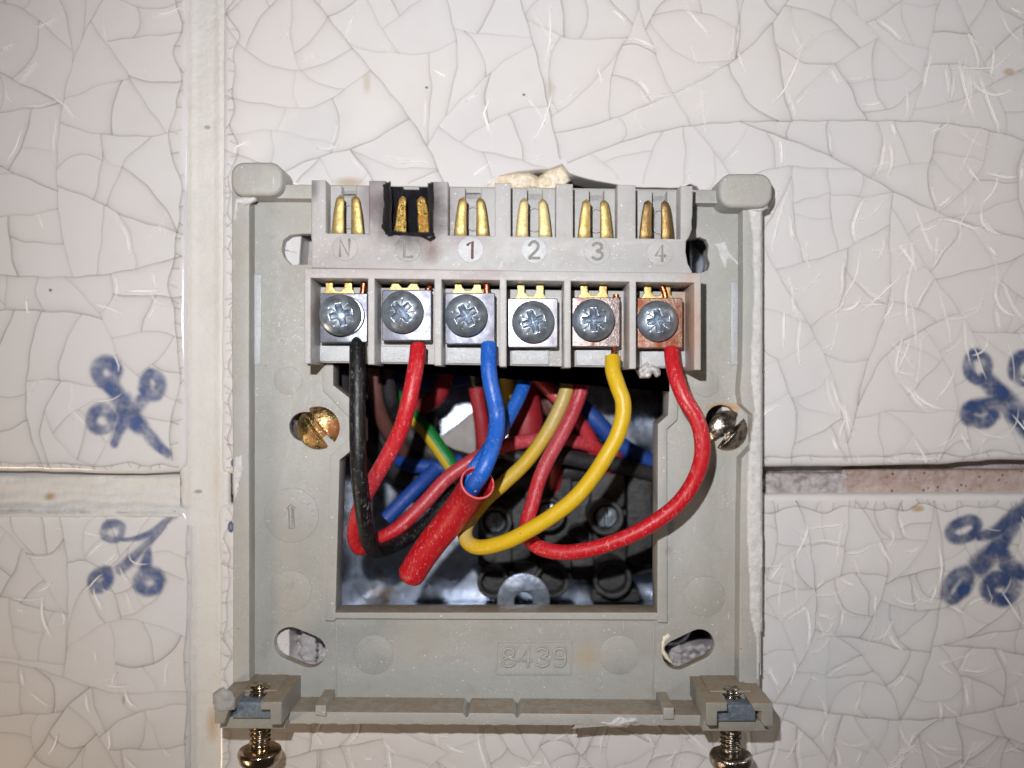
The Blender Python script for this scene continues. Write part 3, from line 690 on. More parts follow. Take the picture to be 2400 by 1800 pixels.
def digit(ch, u, v, w, hh):
    q = {'8': [([(.5, .5), (.15, .38), (.15, .12), (.5, 0), (.85, .12), (.85, .38), (.5, .5), (.08, .64), (.08, .88), (.5, 1), (.92, .88), (.92, .64), (.5, .5)], 1)],
         '4': [([(.72, 1), (.72, 0), (.05, .70), (1, .70)], 0)],
         '3': [([(.1, .12), (.4, 0), (.85, .1), (.85, .36), (.45, .48), (.9, .6), (.95, .85), (.5, 1), (.05, .88)], 1)],
         '9': [([(.9, .3), (.85, .08), (.5, 0), (.12, .1), (.1, .42), (.5, .55), (.88, .45), (.92, .28), (.9, .75), (.6, 1), (.15, .92)], 1)],
         'N': [([(.05, 1), (.05, 0), (.9, 1), (.95, 0)], 0)], 'L': [([(.15, 0), (.15, 1), (.9, 1)], 0)], '1': [([(.15, .2), (.6, 0), (.58, 1)], 0)],
         '2': [([(.05, .2), (.25, .02), (.65, 0), (.9, .2), (.75, .5), (.2, .85), (.05, 1), (.1, 1), (.95, 1)], 1)]}[ch]
    return [([(u + (x - .5) * w, v + (y - .5) * hh) for x, y in l], s) for l, s in q]
for c, u in (('8', 1192), ('4', 1231), ('3', 1271), ('9', 1312)): strokes('digit', digit(c, u, 1541, 30, 42), .318, .034, M['base'], wp, .9)
# bottom rail
def ragged(pts, a=1.5, seed=0):
    out = []
    for i in range(len(pts) - 1):
        (x0, y0), (x1, y1) = pts[i], pts[i + 1]; n = max(1, int(abs(x1 - x0) / 14))
        for j in range(n):
            t = j / n; out.append((x0 + (x1 - x0) * t, y0 + (y1 - y0) * t + a * noise.noise(Vector((x0 + (x1 - x0) * t, seed, 0)) * .07) * 2))
    return out
rail = [(668, 1668), (1084, 1671), (1090, 1679), (1095, 1683), (1101, 1671), (1203, 1672), (1209, 1680), (1214, 1684), (1221, 1672), (1658, 1676)] + ragged([(1658, 1702), (1350, 1700), (1345, 1706), (1400, 1701), (668, 1697)], 1.8) + [(668, 1697)]
prism('bottom_rail', [rail], 1.2, .02, M['rim'], wp, .02)
prism('rail_post', [[(739, 1653), (764, 1653), (764, 1680), (739, 1676)]], 1.28, .1, M['rim'], wp, .02)
prism('rail_post', [[(1555, 1659), (1580, 1659), (1580, 1686), (1555, 1686)]], 1.28, .1, M['rim'], wp, .02)
# claws: two arms, a foot, a captive nut
def claw(arms, mid, foot, nut, top):
    a = prism('claw', [arms[0]], 1.95, .02, M['clip'], wp, .025)
    prism('claw_arm', [arms[1]], 1.95, .02, M['clip'], a, .025)
    prism('claw_body', [mid], 1.25, .02, M['clip'], a, .02, ref=1.95)
    prism('claw_foot', [foot], 1.55, .3, M['clip'], a, .02)
    prism('captive_nut', [nut], 1.68, 1.3, M['blued'], a, .015)
    prism('claw_bridge', [top], 1.3, .02, M['clip'], a, .02, ref=1.95)
claw(([(503, 1647), (551, 1641), (549, 1664), (536, 1666), (526, 1697), (502, 1696)], [(610, 1645), (660, 1645), (660, 1699), (634, 1699), (633, 1664), (611, 1664)]),
     [(520, 1650), (648, 1650), (648, 1696), (520, 1696)], [(520, 1680), (666, 1680), (669, 1709), (514, 1707)], [(545, 1646), (640, 1646), (640, 1683), (545, 1683)], [(540, 1643), (630, 1643), (630, 1650), (540, 1650)])
claw(([(1655, 1647), (1705, 1647), (1705, 1667), (1682, 1668), (1681, 1701), (1661, 1702), (1655, 1695)], [(1760, 1648), (1812, 1649), (1813, 1702), (1791, 1703), (1785, 1693), (1786, 1668), (1769, 1667)]),
     [(1665, 1650), (1800, 1650), (1800, 1700), (1665, 1700)], [(1650, 1688), (1786, 1688), (1803, 1708), (1800, 1714), (1647, 1714)], [(1672, 1652), (1771, 1652), (1771, 1690), (1672, 1690)], [(1680, 1645), (1780, 1645), (1780, 1652), (1680, 1652)])

# ---- terminal block
XR = [(730, 764), (865, 904), (1015, 1050), (1160, 1197), (1303, 1343), (1447, 1490), (1595, 1624)]
comb = []
for i, (a, b) in enumerate(XR):
    tp = 421 if i else 422
    comb += [(a, sl(a, 546)) if i else (a, sl(a, 540)), (a, sl(a, tp)), (b, sl(b, tp)), (b, sl(b, 546))]
comb = comb[1:-1]
comb += [(1623, sl(1623, 490)), (1621, sl(1621, 505)), (1622, sl(1622, 522)), (1616, sl(1616, 540)), (1608, 565), (1607, 590), (1612, 618), (1622, 636), (1622, 643), (730, 628)]
fork = prism('contact_housing', [comb], 1.5, .1, M['block'], wp, .022)
prism('recess_back', [[(729, sl(729, 444)), (1621, sl(1621, 444)), (1600, sl(1600, 560)), (729, sl(729, 560))]], .72, .1, M['block'], fork, .02, ref=.72)
prism('recess_back', [[(905, sl(905, 440)), (1016, sl(1016, 440)), (1016, sl(1016, 552)), (905, sl(905, 552))]], .74, .3, M['char'], fork, .02, ref=.74)
for i in range(6):
    a, b = XR[i][1] + 2, XR[i + 1][0] - 2; w = b - a; mt = M['char'] if i == 1 else M['block']
    for (c, d) in ((a - 3, a + w * .36), (b - w * .29, b + 3)):
        prism('recess_post', [[(c, sl(c, 434)), (d, sl(d, 434)), (d, sl(d, 552)), (c, sl(c, 552))]], 1.0, .3, mt, fork, .02)
    cx = (a + b) / 2 + w * .03
    if i != 1: prism('recess_dimple', [stadium(cx, sl(cx, 490), cx, sl(cx, 520), 15), stadium(cx, sl(cx, 492), cx, sl(cx, 518), 12)], .80, .5, mt, fork, .012)
if True:   # soot lining of the burnt bay
    for (c, d) in ((903, 907), (1012, 1016)):
        prism('burnt_edge', [[(c, sl(c, 424)), (d, sl(d, 424)), (d, sl(d, 549)), (c, sl(c, 549))]], 1.495, .5, M['char'], fork, .01, ref=1.5)
    prism('burnt_edge', [[(903, sl(903, 543)), (1016, sl(1016, 543)), (1010, sl(1010, 550)), (990, sl(990, 552)), (940, sl(940, 548)), (910, sl(910, 549))]], 1.506, .5, M['char'], fork, .01, ref=1.5)
for pl_, sd in (([(896, 432), (914, 426), (919, 470), (917, 540), (906, 554), (893, 534), (899, 480)], 31), ([(903, 538), (960, 546), (1018, 544), (1023, 560), (1010, 568), (988, 557), (940, 553), (908, 556)], 32), ([(1003, 430), (1017, 428), (1019, 470), (1014, 536), (1021, 556), (1006, 550), (1004, 470)], 33)):
    lump('melted_crust', pl_, 1.49 if sd != 34 else 1.0, .06, M['char'], fork, 2.2, 6, 1.8, sd)
# number discs
chars = 'NL1234'; dc = [(808, 581), (956, 583), (1103, 585), (1252, 586), (1400, 589), (1547, 592)]
for i, (u, v) in enumerate(dc):
    d = prism('number_disc', [circle(u, v, 30.5, 48)], 1.512, 1.4, M['scuffed'] if i in (2, 3) else M['block'], fork, .010)
    strokes('numeral', digit(chars[i], u + (2 if i == 2 else 0), v, 24, 38), 1.508, .034, M['groovebrown'] if i == 2 else M['groove'], d, .5)
# brass prongs
prx = [((792, 838)), ((938, 993)), ((1079, 1131)), ((1223, 1277)), ((1369, 1421)), ((1513, 1564))]
def prong(u, v0, v1, w0, w1, h, mat, parent, lean, lump_=0):
    pts = [(u + lean * 6, v0 + 3, h - .04), (u + lean * 5, v0 + 12, h), (u + lean * 2, (v0 + v1) / 2, h), (u, v1, h - .02), (u, v1 + 22, h - .3)]
    p = path3(pts, 5); n = len(p); rr_ = []
    for k in range(n):
        t = min(1, k / (n - 1) * 1.2); rr_.append((w0 + (w1 - w0) * t) / 200 * (D - h) / D * min(1, .66 + k * .12))
    V, F = tube_data(p, rr_, 14, 'round', flat=.38, lump=lump_)
    return obj_from('contact_prong', recalc(mesh_of(V, F)), mat, parent)
for i, (a, b) in enumerate(prx):
    mt = [(M['brass'], M['brass']), (M['brassburnt'], M['brassburnt']), (M['brass'], M['brass']), (M['brasspale'], M['brasspale']), (M['brass'], M['brass']), (M['brassdull'], M['brassdull'])][i]
    w = 31
    prong(a, sl(a, 457), sl(a, 545), 15, w + 2, 1.3, mt[0], fork, 1, .22 if i == 1 else .03)
    prong(b, sl(b, 457), sl(b, 545), 15, w + 2, 1.3, mt[1], fork, -1, .25 if i == 1 else .03)
# screw frame
PT = [(713, 728), (862, 878), (1018, 1035), (1171, 1187), (1322, 1338), (1475, 1491), (1627, 1643)]
top = lambda u: 628 + .0125 * (u - 713); bot = lambda u: 848 + .0165 * (u - 713)
fr = [(713, top(713)), (1643, top(1643))]
for i in range(6, -1, -1):
    a, b = PT[i]
    fr += [(b, bot(b) + 4), (a, bot(a) + 4)]
    if i: c = PT[i - 1][1]; fr += [(a, top(a) + 23), (c, top(c) + 23)]
frame = prism('terminal_frame', [fr], 1.75, .1, M['frame'], wp, .025)
sh = [(716, 672), (1640, 684), (1640, bot(1640) + 1), (716, bot(716) + 1)]
shelf = prism('terminal_shelf', [sh], .78, .45, M['frame'], frame, .02)
for i in range(6):
    a, b = PT[i][1], PT[i + 1][0]; a2 = a + 12; b2 = b - 20 if i != 3 else b - 35
    prism('shelf_pad', [[(a2, bot(a2) - 40), (b2, bot(b2) - 40), (b2, bot(b2) - 2), (a2, bot(a2) - 2)]], .84, .6, M['scuffed'], frame, .02)
# clamps
CL = [(749, 687, 861, 803), (895, 679, 1011, 799), (1043, 686, 1160, 807), (1190, 699, 1307, 814), (1340, 697, 1453, 813), (1492, 698, 1600, 816)]
SC = [(798, 739, 48, 15, -.5), (944, 732, 50, 42, 0), (1093, 740, 50, 30, 0), (1249, 755, 50, 18, 0), (1390, 751, 50, 3, 0), (1540, 753, 48, 8, 0)]
CM = ['steelplate', 'steelplate', 'steelplate', 'tinplate', 'coppery', 'rustclamp']
def sstep(x, a, b):
    t = max(0, min(1, (x - a) / (b - a))); return t * t * (3 - 2 * t)
def head_data(R_, dome, fn, rings=34, seg=132, drop=.16, fine=None):
    """dome centred on 0,0; returns verts in (x, y, z up)"""
    V = [(0, 0, dome - fn(0, 0))]; F = []
    for i in range(1, rings + 1):
        r = R_ * i / rings
        for k in range(seg):
            a = 2 * math.pi * k / seg; x, y = r * math.cos(a), r * math.sin(a)
            t = i / rings; V.append((x, y, dome * math.sqrt(max(0, 1 - (t * .93) ** 2)) * 1.0 - fn(x, y)))
    for k in range(seg): F.append((0, 1 + k, 1 + (k + 1) % seg))
    for i in range(rings - 1):
        for k in range(seg):
            a = 1 + i * seg + k; b = 1 + i * seg + (k + 1) % seg; F.append((a, a + seg, b + seg, b))
    s = len(V); e = 1 + (rings - 1) * seg
    for k in range(seg): x, y, z = V[e + k]; V.append((x * .985, y * .985, z - drop))
    for k in range(seg): F.append((e + k, s + k, s + (k + 1) % seg, e + (k + 1) % seg))
    return V, F
def place(V, c, tilt=(0, 0)):
    out = []
    for x, y, z in V: out.append((c[0] + x + z * tilt[0], -(c[2] + z - x * tilt[0] - y * tilt[1]), c[1] + y + z * tilt[1]))
    return out
def pozi(Rr, ang, depth):
    ca, sa = math.cos(math.radians(ang)), math.sin(math.radians(ang))
    def f(x, y):
        a, b = x * ca + y * sa, -x * sa + y * ca; l = .52 * Rr; w = .155 * Rr * (1.15 - .25 * (abs(a) + abs(b)) / l)
        d = max((1 - sstep(abs(b), w * .8, w * 1.15)) * (1 - sstep(abs(a), l * .93, l * 1.03)), (1 - sstep(abs(a), w * .8, w * 1.15)) * (1 - sstep(abs(b), l * .93, l * 1.03)))
        c = 1 - sstep(math.hypot(a, b), .20 * Rr, .30 * Rr); d2 = max(d, c); r = math.hypot(x, y) / l
        t1 = abs(abs(a) - abs(b)); tick = (1 - sstep(t1, .02 * Rr, .06 * Rr)) * sstep(r, .6, .7) * (1 - sstep(r, 1.15, 1.3)) * .05
        return d2 * depth * (1.0 - .62 * min(1, r)) + tick * .25
    return f
for i in range(6):
    x0, y0, x1, y1 = CL[i]; h = 1.28
    pl = prism('terminal_clamp', [rrect(x0, y0, x1, y1, 4, 2)], h, h - .22, M[CM[i]], frame, .02)
    if i == 0: pl['label'] = 'dull steel clamp of the neutral terminal'
    if i == 5: pl['label'] = 'orange corroded clamp of terminal four'
    u, v, r, ang, off = SC[i]; Rr = r / 100 * (D - h - .2) / D; c = P(u, v, h + .14 if i == 0 else h + .05)
    V, F = head_data(Rr, .24, pozi(Rr, ang, .30)); tl = (.22, 0) if i == 0 else (R.uniform(-.05, .05), R.uniform(-.05, .05))
    sc_ = obj_from('terminal_screw', recalc(mesh_of(place(V, c, tl), F)), M['zinc'], frame)
    if i == 0: # shank seen under the loose head
        prism('terminal_screw', [circle(u + 9, v, r * .97, 40)], h + .12, h, M['zinc'], frame, .02)
    # brass tails going up under the bar
    tails = []
    cx = (prx[i][0] + prx[i][1]) / 2 + .02 * 0; cx = (x0 + x1) / 2 - 4 + (0 if i else -6)
    tails = [[(cx - 40, y0 + 2), (cx - 32, y0 - 10), (cx - 33, y0 - 46), (cx - 15, y0 - 46), (cx - 15, y0 - 14), (cx - 7, y0 - 5), (cx + 5, y0 - 5), (cx + 12, y0 - 14), (cx + 12, y0 - 46), (cx + 30, y0 - 46), (cx + 30, y0 - 10), (cx + 38, y0 + 2), (cx + 38, y0 + 12), (cx - 40, y0 + 12)]]
    prism('contact_tail', tails, h - .16, h - .24, M['brasspale'] if i in (1, 3) else M['brass'], frame, .015)

# ------------------------------------------------------------------ round fixing screws through the plate
def slotted(name, u, v, r, h, ang, mat, label, dome=.26, w=.11, deep=.2, tilt=(0, 0), grp='screws fixing the plate to the box'):
    Rr = r / 100 * (D - h) / D; a0 = math.radians(ang); ca, sa = math.cos(a0), math.sin(a0)
    def f(x, y):
        b = -x * sa + y * ca; return (1 - sstep(abs(b), w * Rr * 1.4, w * Rr * 1.9)) * deep
    V, F = head_data(Rr, dome, f, 30, 110, .1); c = P(u, v, h)
    root = empty(name, Wd(c)); tag(root, label, 'screw', grp)
    obj_from('screw_head', recalc(mesh_of(place(V, c, tilt), F)), mat, root)
    V, F = tube_data([Vector(Wd((c[0], c[1], h - .05))), Vector(Wd((c[0], c[1], h - 2.2)))], .16, 16, 'flat'); obj_from('screw_shank', mesh_of(V, F), mat, root)
    return root
slotted('fixing_screw', 748, 1002, 50, .26, -52, M['rusty'], 'rusty brass slotted screw at the left of the opening', tilt=(-.06, 0))
slotted('fixing_screw', 1703, 1008, 47, .26, 48, M['nickel'], 'shiny slotted screw under the black hole at the right of the opening', tilt=(.1, -.05))
# ------------------------------------------------------------------ machine screws hanging in the claws
def lathe_v(prof, c, seg=48, turns=None, pitch=.1, amp=.02):
    """axis vertical on the wall; prof: (dy px-free world up offset, radius)"""
    V = []; F = []
    for i, (y, r) in enumerate(prof):
        for k in range(seg):
            a = 2 * math.pi * k / seg; rr2 = r
            if turns and turns[0] <= y <= turns[1]: rr2 = r + amp * (abs(((y / pitch + k / seg) % 1) - .5) * 4 - 1)
            V.append((c[0] + rr2 * math.cos(a), -(c[2] + rr2 * math.sin(a)), c[1] + y))
    n = len(prof)
    for i in range(n - 1):
        for k in range(seg):
            a = i * seg + k; b = i * seg + (k + 1) % seg; F.append((a, b, b + seg, a + seg))
    F.append(tuple(range(seg))); F.append(tuple(range((n - 1) * seg, n * seg)))
    return V, F
def claw_screw(u, vh, r, rt, h, mat, label):
    c = P(u, vh, h); k = (D - h) / D / 100; root = empty('clamp_screw', Wd(c)); tag(root, label, 'screw', 'clamp screws hanging below the plate')
    Rr = r * k; H = .34
    prof = [(-H, .02)] + [(-H + .05 * 0 + H * (1 - math.cos(t)) * .9, Rr * math.sin(t) * .99) for t in [math.pi / 2 * q / 12 for q in range(3, 13)]] + [(0.02, Rr), (.06, Rr * .985), (.10, Rr * .93), (.12, Rr * .84), (.135, Rr * .6), (.14, rt * k)]
    V, F = lathe_v(prof, c); obj_from('screw_head', recalc(mesh_of(V, F)), mat, root)
    n = 160; top_ = 1.55; prof = [(.1 + (top_ - .1) * i / n, rt * k * (1 if i < n - 4 else .85)) for i in range(n + 1)]
    V, F = lathe_v(prof, c, 40, (.22, top_), .098, .026); obj_from('screw_thread', recalc(mesh_of(V, F)), mat, root)
claw_screw(609, 1766, 51, 23, 1.15, M['chrome'], 'bronze tinted machine screw hanging from the left claw')
claw_screw(1713, 1776, 50, 23, 1.15, M['nickel'], 'grey steel machine screw hanging from the right claw')

# ------------------------------------------------------------------ filler, paint and plaster remains
def bit(name, poly, h0, amp, mat, label, cat='filler', **kw):
    o = lump(name, poly, h0, amp, mat, None, **kw); tag(o, label, cat); return o
bit('beige_filler', [(1120, 445), (1160, 416), (1172, 409), (1215, 406), (1240, 404), (1262, 416), (1285, 398), (1318, 388), (1331, 404), (1338, 425), (1300, 460), (1130, 465)], -.22, .30, M['beige'], 'crumbly beige filler in the chipped tile edge above terminal two', cell=2.5, edge=7, rough=1.0, seed=2)
bit('paint_strip', [(1752, 480), (1786, 470), (1786, 700), (1785, 860), (1786, 1060), (1784, 1150), (1788, 1300), (1785, 1385), (1787, 1460), (1781, 1500), (1780, 1590), (1774, 1600), (1772, 1500), (1762, 1462), (1756, 1430), (1758, 1390), (1752, 1300), (1750, 1200), (1752, 1080), (1768, 960), (1758, 880), (1765, 700), (1764, 560)], .735, .05, M['putty'], 'long strip of dried white paint along the right rim', 'paint', cell=3.2, edge=10, rough=.8, seed=5)
bit('paint_blob', [(548, 462), (600, 455), (602, 470), (588, 478), (575, 482), (560, 478), (556, 500), (552, 520), (548, 520)], .74, .12, M['putty'], 'white filler smear under the left corner block', cell=3, edge=10, seed=6)
bit('paint_blob', [(1742, 484), (1800, 474), (1800, 488), (1788, 494), (1775, 497), (1760, 492), (1752, 488)], .80, .12, M['putty'], 'white filler smear under the right corner block', cell=3, edge=10, seed=7)
bit('paint_flake', [(1665, 560), (1680, 570), (1700, 563), (1712, 590), (1735, 620), (1734, 628), (1718, 612), (1710, 606), (1705, 632), (1700, 634), (1688, 605), (1680, 582)], .295, .05, M['putty'], 'flaky white paint smear beside the broken top right slot', 'paint', cell=2.5, edge=8, seed=8)
bit('paint_blob', [(1492, 868), (1515, 848), (1545, 862), (1548, 880), (1538, 884), (1530, 872), (1524, 884), (1500, 886)], .9, .2, M['putty'], 'crumpled white filler lump under the frame at terminal four', cell=2.5, edge=9, rough=1.8, seed=9)
bit('paint_blob', [(1398, 1690), (1430, 1692), (1450, 1676), (1470, 1682), (1492, 1678), (1500, 1694), (1470, 1702), (1430, 1704)], 1.18, .12, M['putty'], 'white filler crumbs on the lower edge of the bottom rail', cell=2.5, edge=8, seed=10)
bit('paint_blob', [(500, 1625), (520, 1612), (545, 1622), (552, 1640), (545, 1660), (512, 1672), (502, 1660)], 1.93, .12, M['greyputty'], 'white paint smear on the arm of the left claw', 'paint', cell=2.5, edge=14, seed=11)
bit('paint_flake', [(549, 1070), (568, 1066), (570, 1100), (562, 1130), (556, 1165), (548, 1172), (546, 1120)], .715, .04, M['putty'], 'white paint flake on the left rim', 'paint', cell=2.5, edge=8, seed=12)
bit('plaster_patch', [(640, 1440), (705, 1440), (760, 1480), (752, 1550), (640, 1560)], -.75, .5, M['plaster'], 'white plaster seen through the lower left slot', 'plaster', cell=4, edge=10, seed=13, fn=lambda u, v, e, nz: (.62 if u > 704 + 3 * math.sin(v * .2) else -.15) * 1.0 + .08 * (nz - .65) - (.6 if u > 742 + 4 * math.sin(v * .3) else 0))
bit('plaster_patch', [(1560, 1500), (1685, 1500), (1685, 1575), (1540, 1580)], -.9, .5, M['plaster'], 'grey rubble of plaster seen through the lower right slot', 'plaster', cell=4, edge=30, rough=1.8, seed=14)
bit('plaster_ring', [(1550, 1512), (1552, 1492), (1566, 1484), (1574, 1492), (1560, 1504), (1556, 1522), (1572, 1548), (1580, 1560), (1560, 1545), (1550, 1530)], .30, .04, M['beige'], 'pale filler crust round the edge of the lower right slot', cell=2.2, edge=6, seed=15)

# ------------------------------------------------------------------ wires in front
def wire(name, pts, r, mat, label, cores=(), lump_=.022, cap='flat', grp=None, n=10, cat='wire', seg=20):
    if cores:
        root = empty(name, Wd(P(*pts[0]))); tag(root, label, cat, grp)
        tube('insulation', pts, r, mat, root, seg, cap, lump_, n)
        for cp, cr_ in cores: tube('copper_core', cp, cr_, M['copper'], root, 14, 'flat', .02)
        return root
    o = tube(name, pts, r, mat, None, seg, cap, lump_, n); tag(o, label, cat, grp); return o
wire('black_wire', [(838, 798, 1.12), (838, 850, 1.35), (838, 920, 1.5), (838, 1000, 1.6), (840, 1080, 1.6), (846, 1160, 1.45), (856, 1230, 1.15), (866, 1272, .75), (884, 1290, .3), (925, 1278, -.2), (985, 1240, -.8), (1050, 1175, -1.3), (1110, 1125, -1.6), (1180, 1086, -1.8), (1250, 1066, -1.9), (1330, 1064, -2.0), (1400, 1074, -2.1), (1470, 1092, -2.2), (1545, 1118, -2.4), (1600, 1140, -2.6)],
     .178, M['black'], 'black wire from terminal N looping down and back across the opening', [([(853, 664, 1.12), (849, 700, 1.1), (842, 780, 1.08), (838, 805, 1.12)], .07)], grp='wires clamped in the terminals')
wire('red_wire', [(980, 812, 1.3), (976, 850, 1.5), (966, 905, 1.65), (955, 955, 1.68), (938, 1010, 1.6), (910, 1066, 1.45), (878, 1122, 1.2), (850, 1175, .9), (834, 1225, .55), (832, 1262, .25), (846, 1284, 0), (880, 1268, -.3), (930, 1240, -.55), (990, 1184, -.75), (1045, 1124, -.9), (1100, 1084, -1.0), (1160, 1052, -1.15), (1220, 1036, -1.3), (1290, 1030, -1.5), (1350, 1036, -1.7), (1400, 1052, -1.9), (1440, 1085, -2.3)],
     .178, M['red'], 'red wire from terminal L sweeping left behind the black wire', [([(1008, 672, 1.05), (1000, 690, 1.08), (990, 780, 1.1), (985, 798, 1.2), (980, 812, 1.25)], .07)], grp='wires clamped in the terminals')
wire('blue_wire', [(1146, 808, 1.2), (1145, 850, 1.4), (1149, 895, 1.5), (1158, 935, 1.55), (1165, 980, 1.55), (1161, 1022, 1.75), (1148, 1065, 2.05), (1131, 1105, 2.15), (1112, 1136, 1.95), (1095, 1165, 1.5), (1080, 1190, 1.2)],
     .178, M['blue_w'], 'blue wire from terminal 1 tucked into the short red sleeve', [([(1140, 664, 1.12), (1141, 690, 1.1), (1143, 780, 1.1), (1145, 812, 1.2)], .07)], grp='wires clamped in the terminals')
wire('yellow_wire', [(1436, 838, 1.35), (1437, 870, 1.5), (1449, 908, 1.65), (1460, 940, 1.72), (1459, 980, 1.78), (1445, 1025, 1.8), (1420, 1070, 1.8), (1392, 1114, 1.75), (1353, 1162, 1.7), (1308, 1200, 1.62), (1250, 1237, 1.5), (1190, 1268, 1.35), (1130, 1283, 1.1), (1098, 1272, .8), (1090, 1245, .5), (1103, 1215, .3), (1137, 1172, .1), (1184, 1130, -.05), (1228, 1088, -.2), (1262, 1045, -.3), (1290, 1000, -.4), (1312, 956, -.45), (1327, 915, -.5), (1336, 870, -.55), (1338, 820, -.7)],
     .172, M['yellow'], 'yellow wire from terminal 3 making the wide loop at the centre', [([(1444, 690, 1.15), (1444, 760, 1.1), (1440, 815, 1.22), (1436, 850, 1.36)], .068)], grp='wires clamped in the terminals')
wire('red_wire', [(1574, 820, 1.2), (1577, 852, 1.4), (1588, 895, 1.6), (1605, 935, 1.7), (1630, 975, 1.75), (1644, 1020, 1.75), (1645, 1070, 1.72), (1630, 1120, 1.65), (1600, 1168, 1.58), (1560, 1206, 1.5), (1500, 1244, 1.4), (1440, 1270, 1.28), (1380, 1288, 1.15), (1320, 1295, 1.0), (1266, 1284, .8), (1238, 1258, .55), (1236, 1222, .35), (1248, 1180, .2), (1262, 1130, .05), (1284, 1078, -.1), (1314, 1024, -.25), (1338, 978, -.35), (1356, 933, -.45), (1368, 888, -.5), (1374, 850, -.55), (1374, 810, -.7)],
     .172, M['red'], 'red wire from terminal 4 bulging over the right side of the plate', [([(1552, 672, 1.1), (1560, 700, 1.1), (1570, 800, 1.1), (1574, 825, 1.2)], .07)], grp='wires clamped in the terminals')
# the doubled blue end coming out of the sleeve
wire('blue_wire', [(1242, 856, -.7), (1232, 890, -.5), (1214, 935, -.25), (1188, 985, 0), (1158, 1035, .6), (1134, 1070, 1.3), (1110, 1105, 1.5), (1100, 1140, 1.45), (1085, 1170, 1.1)], .168, M['blue_w'], 'blue wire running back from the red sleeve behind the front blue one')
# sleeve
sv = empty('red_sleeve', Wd(P(1040, 1240, .9))); tag(sv, 'short wide red sleeve with a closed end covering blue wire ends', 'sleeve')
pth = path3([(1119, 1132, 1.95), (1100, 1160, 1.5), (1064, 1210, 1.1), (1018, 1266, .88), (985, 1312, .8), (965, 1345, .78)], 8); n_ = len(pth)
V, F = tube_data(pth, [.355 - .05 * k / n_ for k in range(n_)], 32, None, lump=.02)
s_ = 32; pv = V[-s_:]; e = pth[-1]; tn = (pth[-1] - pth[-3]).normalized(); prev = list(range(len(V) - s_, len(V)))
for (crr, cz) in ((.94, .28), (.76, .55), (.45, .72), (.15, .8)):
    st = len(V); V += [tuple(e + (Vector(p) - e) * crr + tn * cz * .3) for p in pv]; cur = list(range(st, st + s_))
    F += [(prev[k], prev[(k + 1) % s_], cur[(k + 1) % s_], cur[k]) for k in range(s_)]; prev = cur
F.append(tuple(prev))
# inner wall and rounded mouth
inn = [(Vector(p)) for p in V[:s_]]; c0 = pth[0]; t0 = (pth[1] - pth[0]).normalized(); st = len(V)
for (k1, dz) in ((.96, -.02), (.91, 0.0), (.89, .5), (.86, 1.1)): V += [tuple(c0 + (p - c0) * k1 + t0 * dz) for p in inn]
prev = list(range(s_))
for q in range(4):
    cur = list(range(st + q * s_, st + (q + 1) * s_)); F += [(prev[k], cur[k], cur[(k + 1) % s_], prev[(k + 1) % s_]) for k in range(s_)]; prev = cur
obj_from('sleeve_wall', recalc(mesh_of(V, F)), m_wire('red_sleeving', (176, 12, 24), (188, 40, 50), .5, .4, (232, 170, 170), .4), sv)
V, F = tube_data([Vector(p) for p in V[:32]] + [Vector(V[0])], .022, 8, None); obj_from('cut_edge', mesh_of(V, F), M['redrim'], sv)
lm = bit('paint_fleck', [(1108, 1142), (1122, 1140), (1124, 1148), (1114, 1154), (1107, 1150)], 2.06, .05, M['putty'], 'tiny white plaster fleck on the blue wire at the sleeve mouth', 'plaster', cell=1.5, edge=5, seed=20)

# ------------------------------------------------------------------ wires and cables deep in the box
BK = 'loose wires deep in the box'
ey = empty('earth_wire', Wd(P(1000, 1000, -1.9))); tag(ey, 'green and yellow striped earth wire crossing the box', 'wire', BK)
ep = path3([(930, 930, -2.6), (968, 975, -2.2), (1000, 1010, -1.9), (1030, 1052, -1.75), (1058, 1092, -1.7), (1085, 1130, -1.9)], 8)
V, F = tube_data(ep, .2, 20, 'flat'); m = recalc(mesh_of(V, F))
m.materials.append(m_wire('earth_green', (16, 120, 50), (30, 110, 60), .1, .4)); m.materials.append(m_wire('earth_yellow', (206, 176, 40), (190, 166, 70), .1, .4))
cx_ = [p for p in ep]
for p in m.polygons:
    c = p.center; q = min(cx_, key=lambda a: (a - c).length); d = c - q; p.material_index = 0 if (d.x * .8 + d.z * .6) > -.01 else 1
obj_from('insulation', m, None, ey)
def bw(name, pts, r, mat, label, **k): return wire(name, pts, r, M[mat], label, grp=BK, seg=14, n=7, **k)
bw('blue_wire', [(880, 870, -3.0), (930, 884, -3.0), (1000, 894, -3.0), (1060, 892, -3.0), (1120, 880, -3.1), (1180, 860, -3.2)], .2, 'blueback', 'dull blue wire crossing level under the left terminals')
bw('red_wire', [(1052, 840, -2.0), (1042, 890, -2.2), (1024, 930, -2.4), (985, 955, -2.6), (930, 975, -2.8), (900, 1010, -3.0)], .22, 'reddark', 'dull red wire curving away beneath terminal L')
rs = bw('black_wire', [(1108, 820, -1.0), (1112, 870, -1.2), (1118, 915, -1.3)], .16, 'black', 'short black wire end entering the upright red sleeve')
bw('red_wire', [(1116, 908, -1.25), (1122, 950, -1.3), (1130, 1000, -1.35), (1132, 1060, -1.5), (1120, 1130, -1.9), (1100, 1200, -2.6)], .19, 'reddark', 'dusty red sleeve running down behind the front blue wire')
bw('brown_wire', [(868, 840, -.9), (876, 890, -1.0), (882, 940, -1.2), (897, 985, -1.5), (920, 1025, -1.9), (960, 1070, -2.6), (1020, 1100, -2.9)], .19, 'brown', 'brown wire curving down inside the left of the box')
bw('black_wire', [(904, 840, -1.1), (908, 895, -1.3), (918, 950, -1.6), (935, 1000, -2.3), (960, 1050, -2.7)], .19, 'blackback', 'scuffed black wire beside the brown wire')
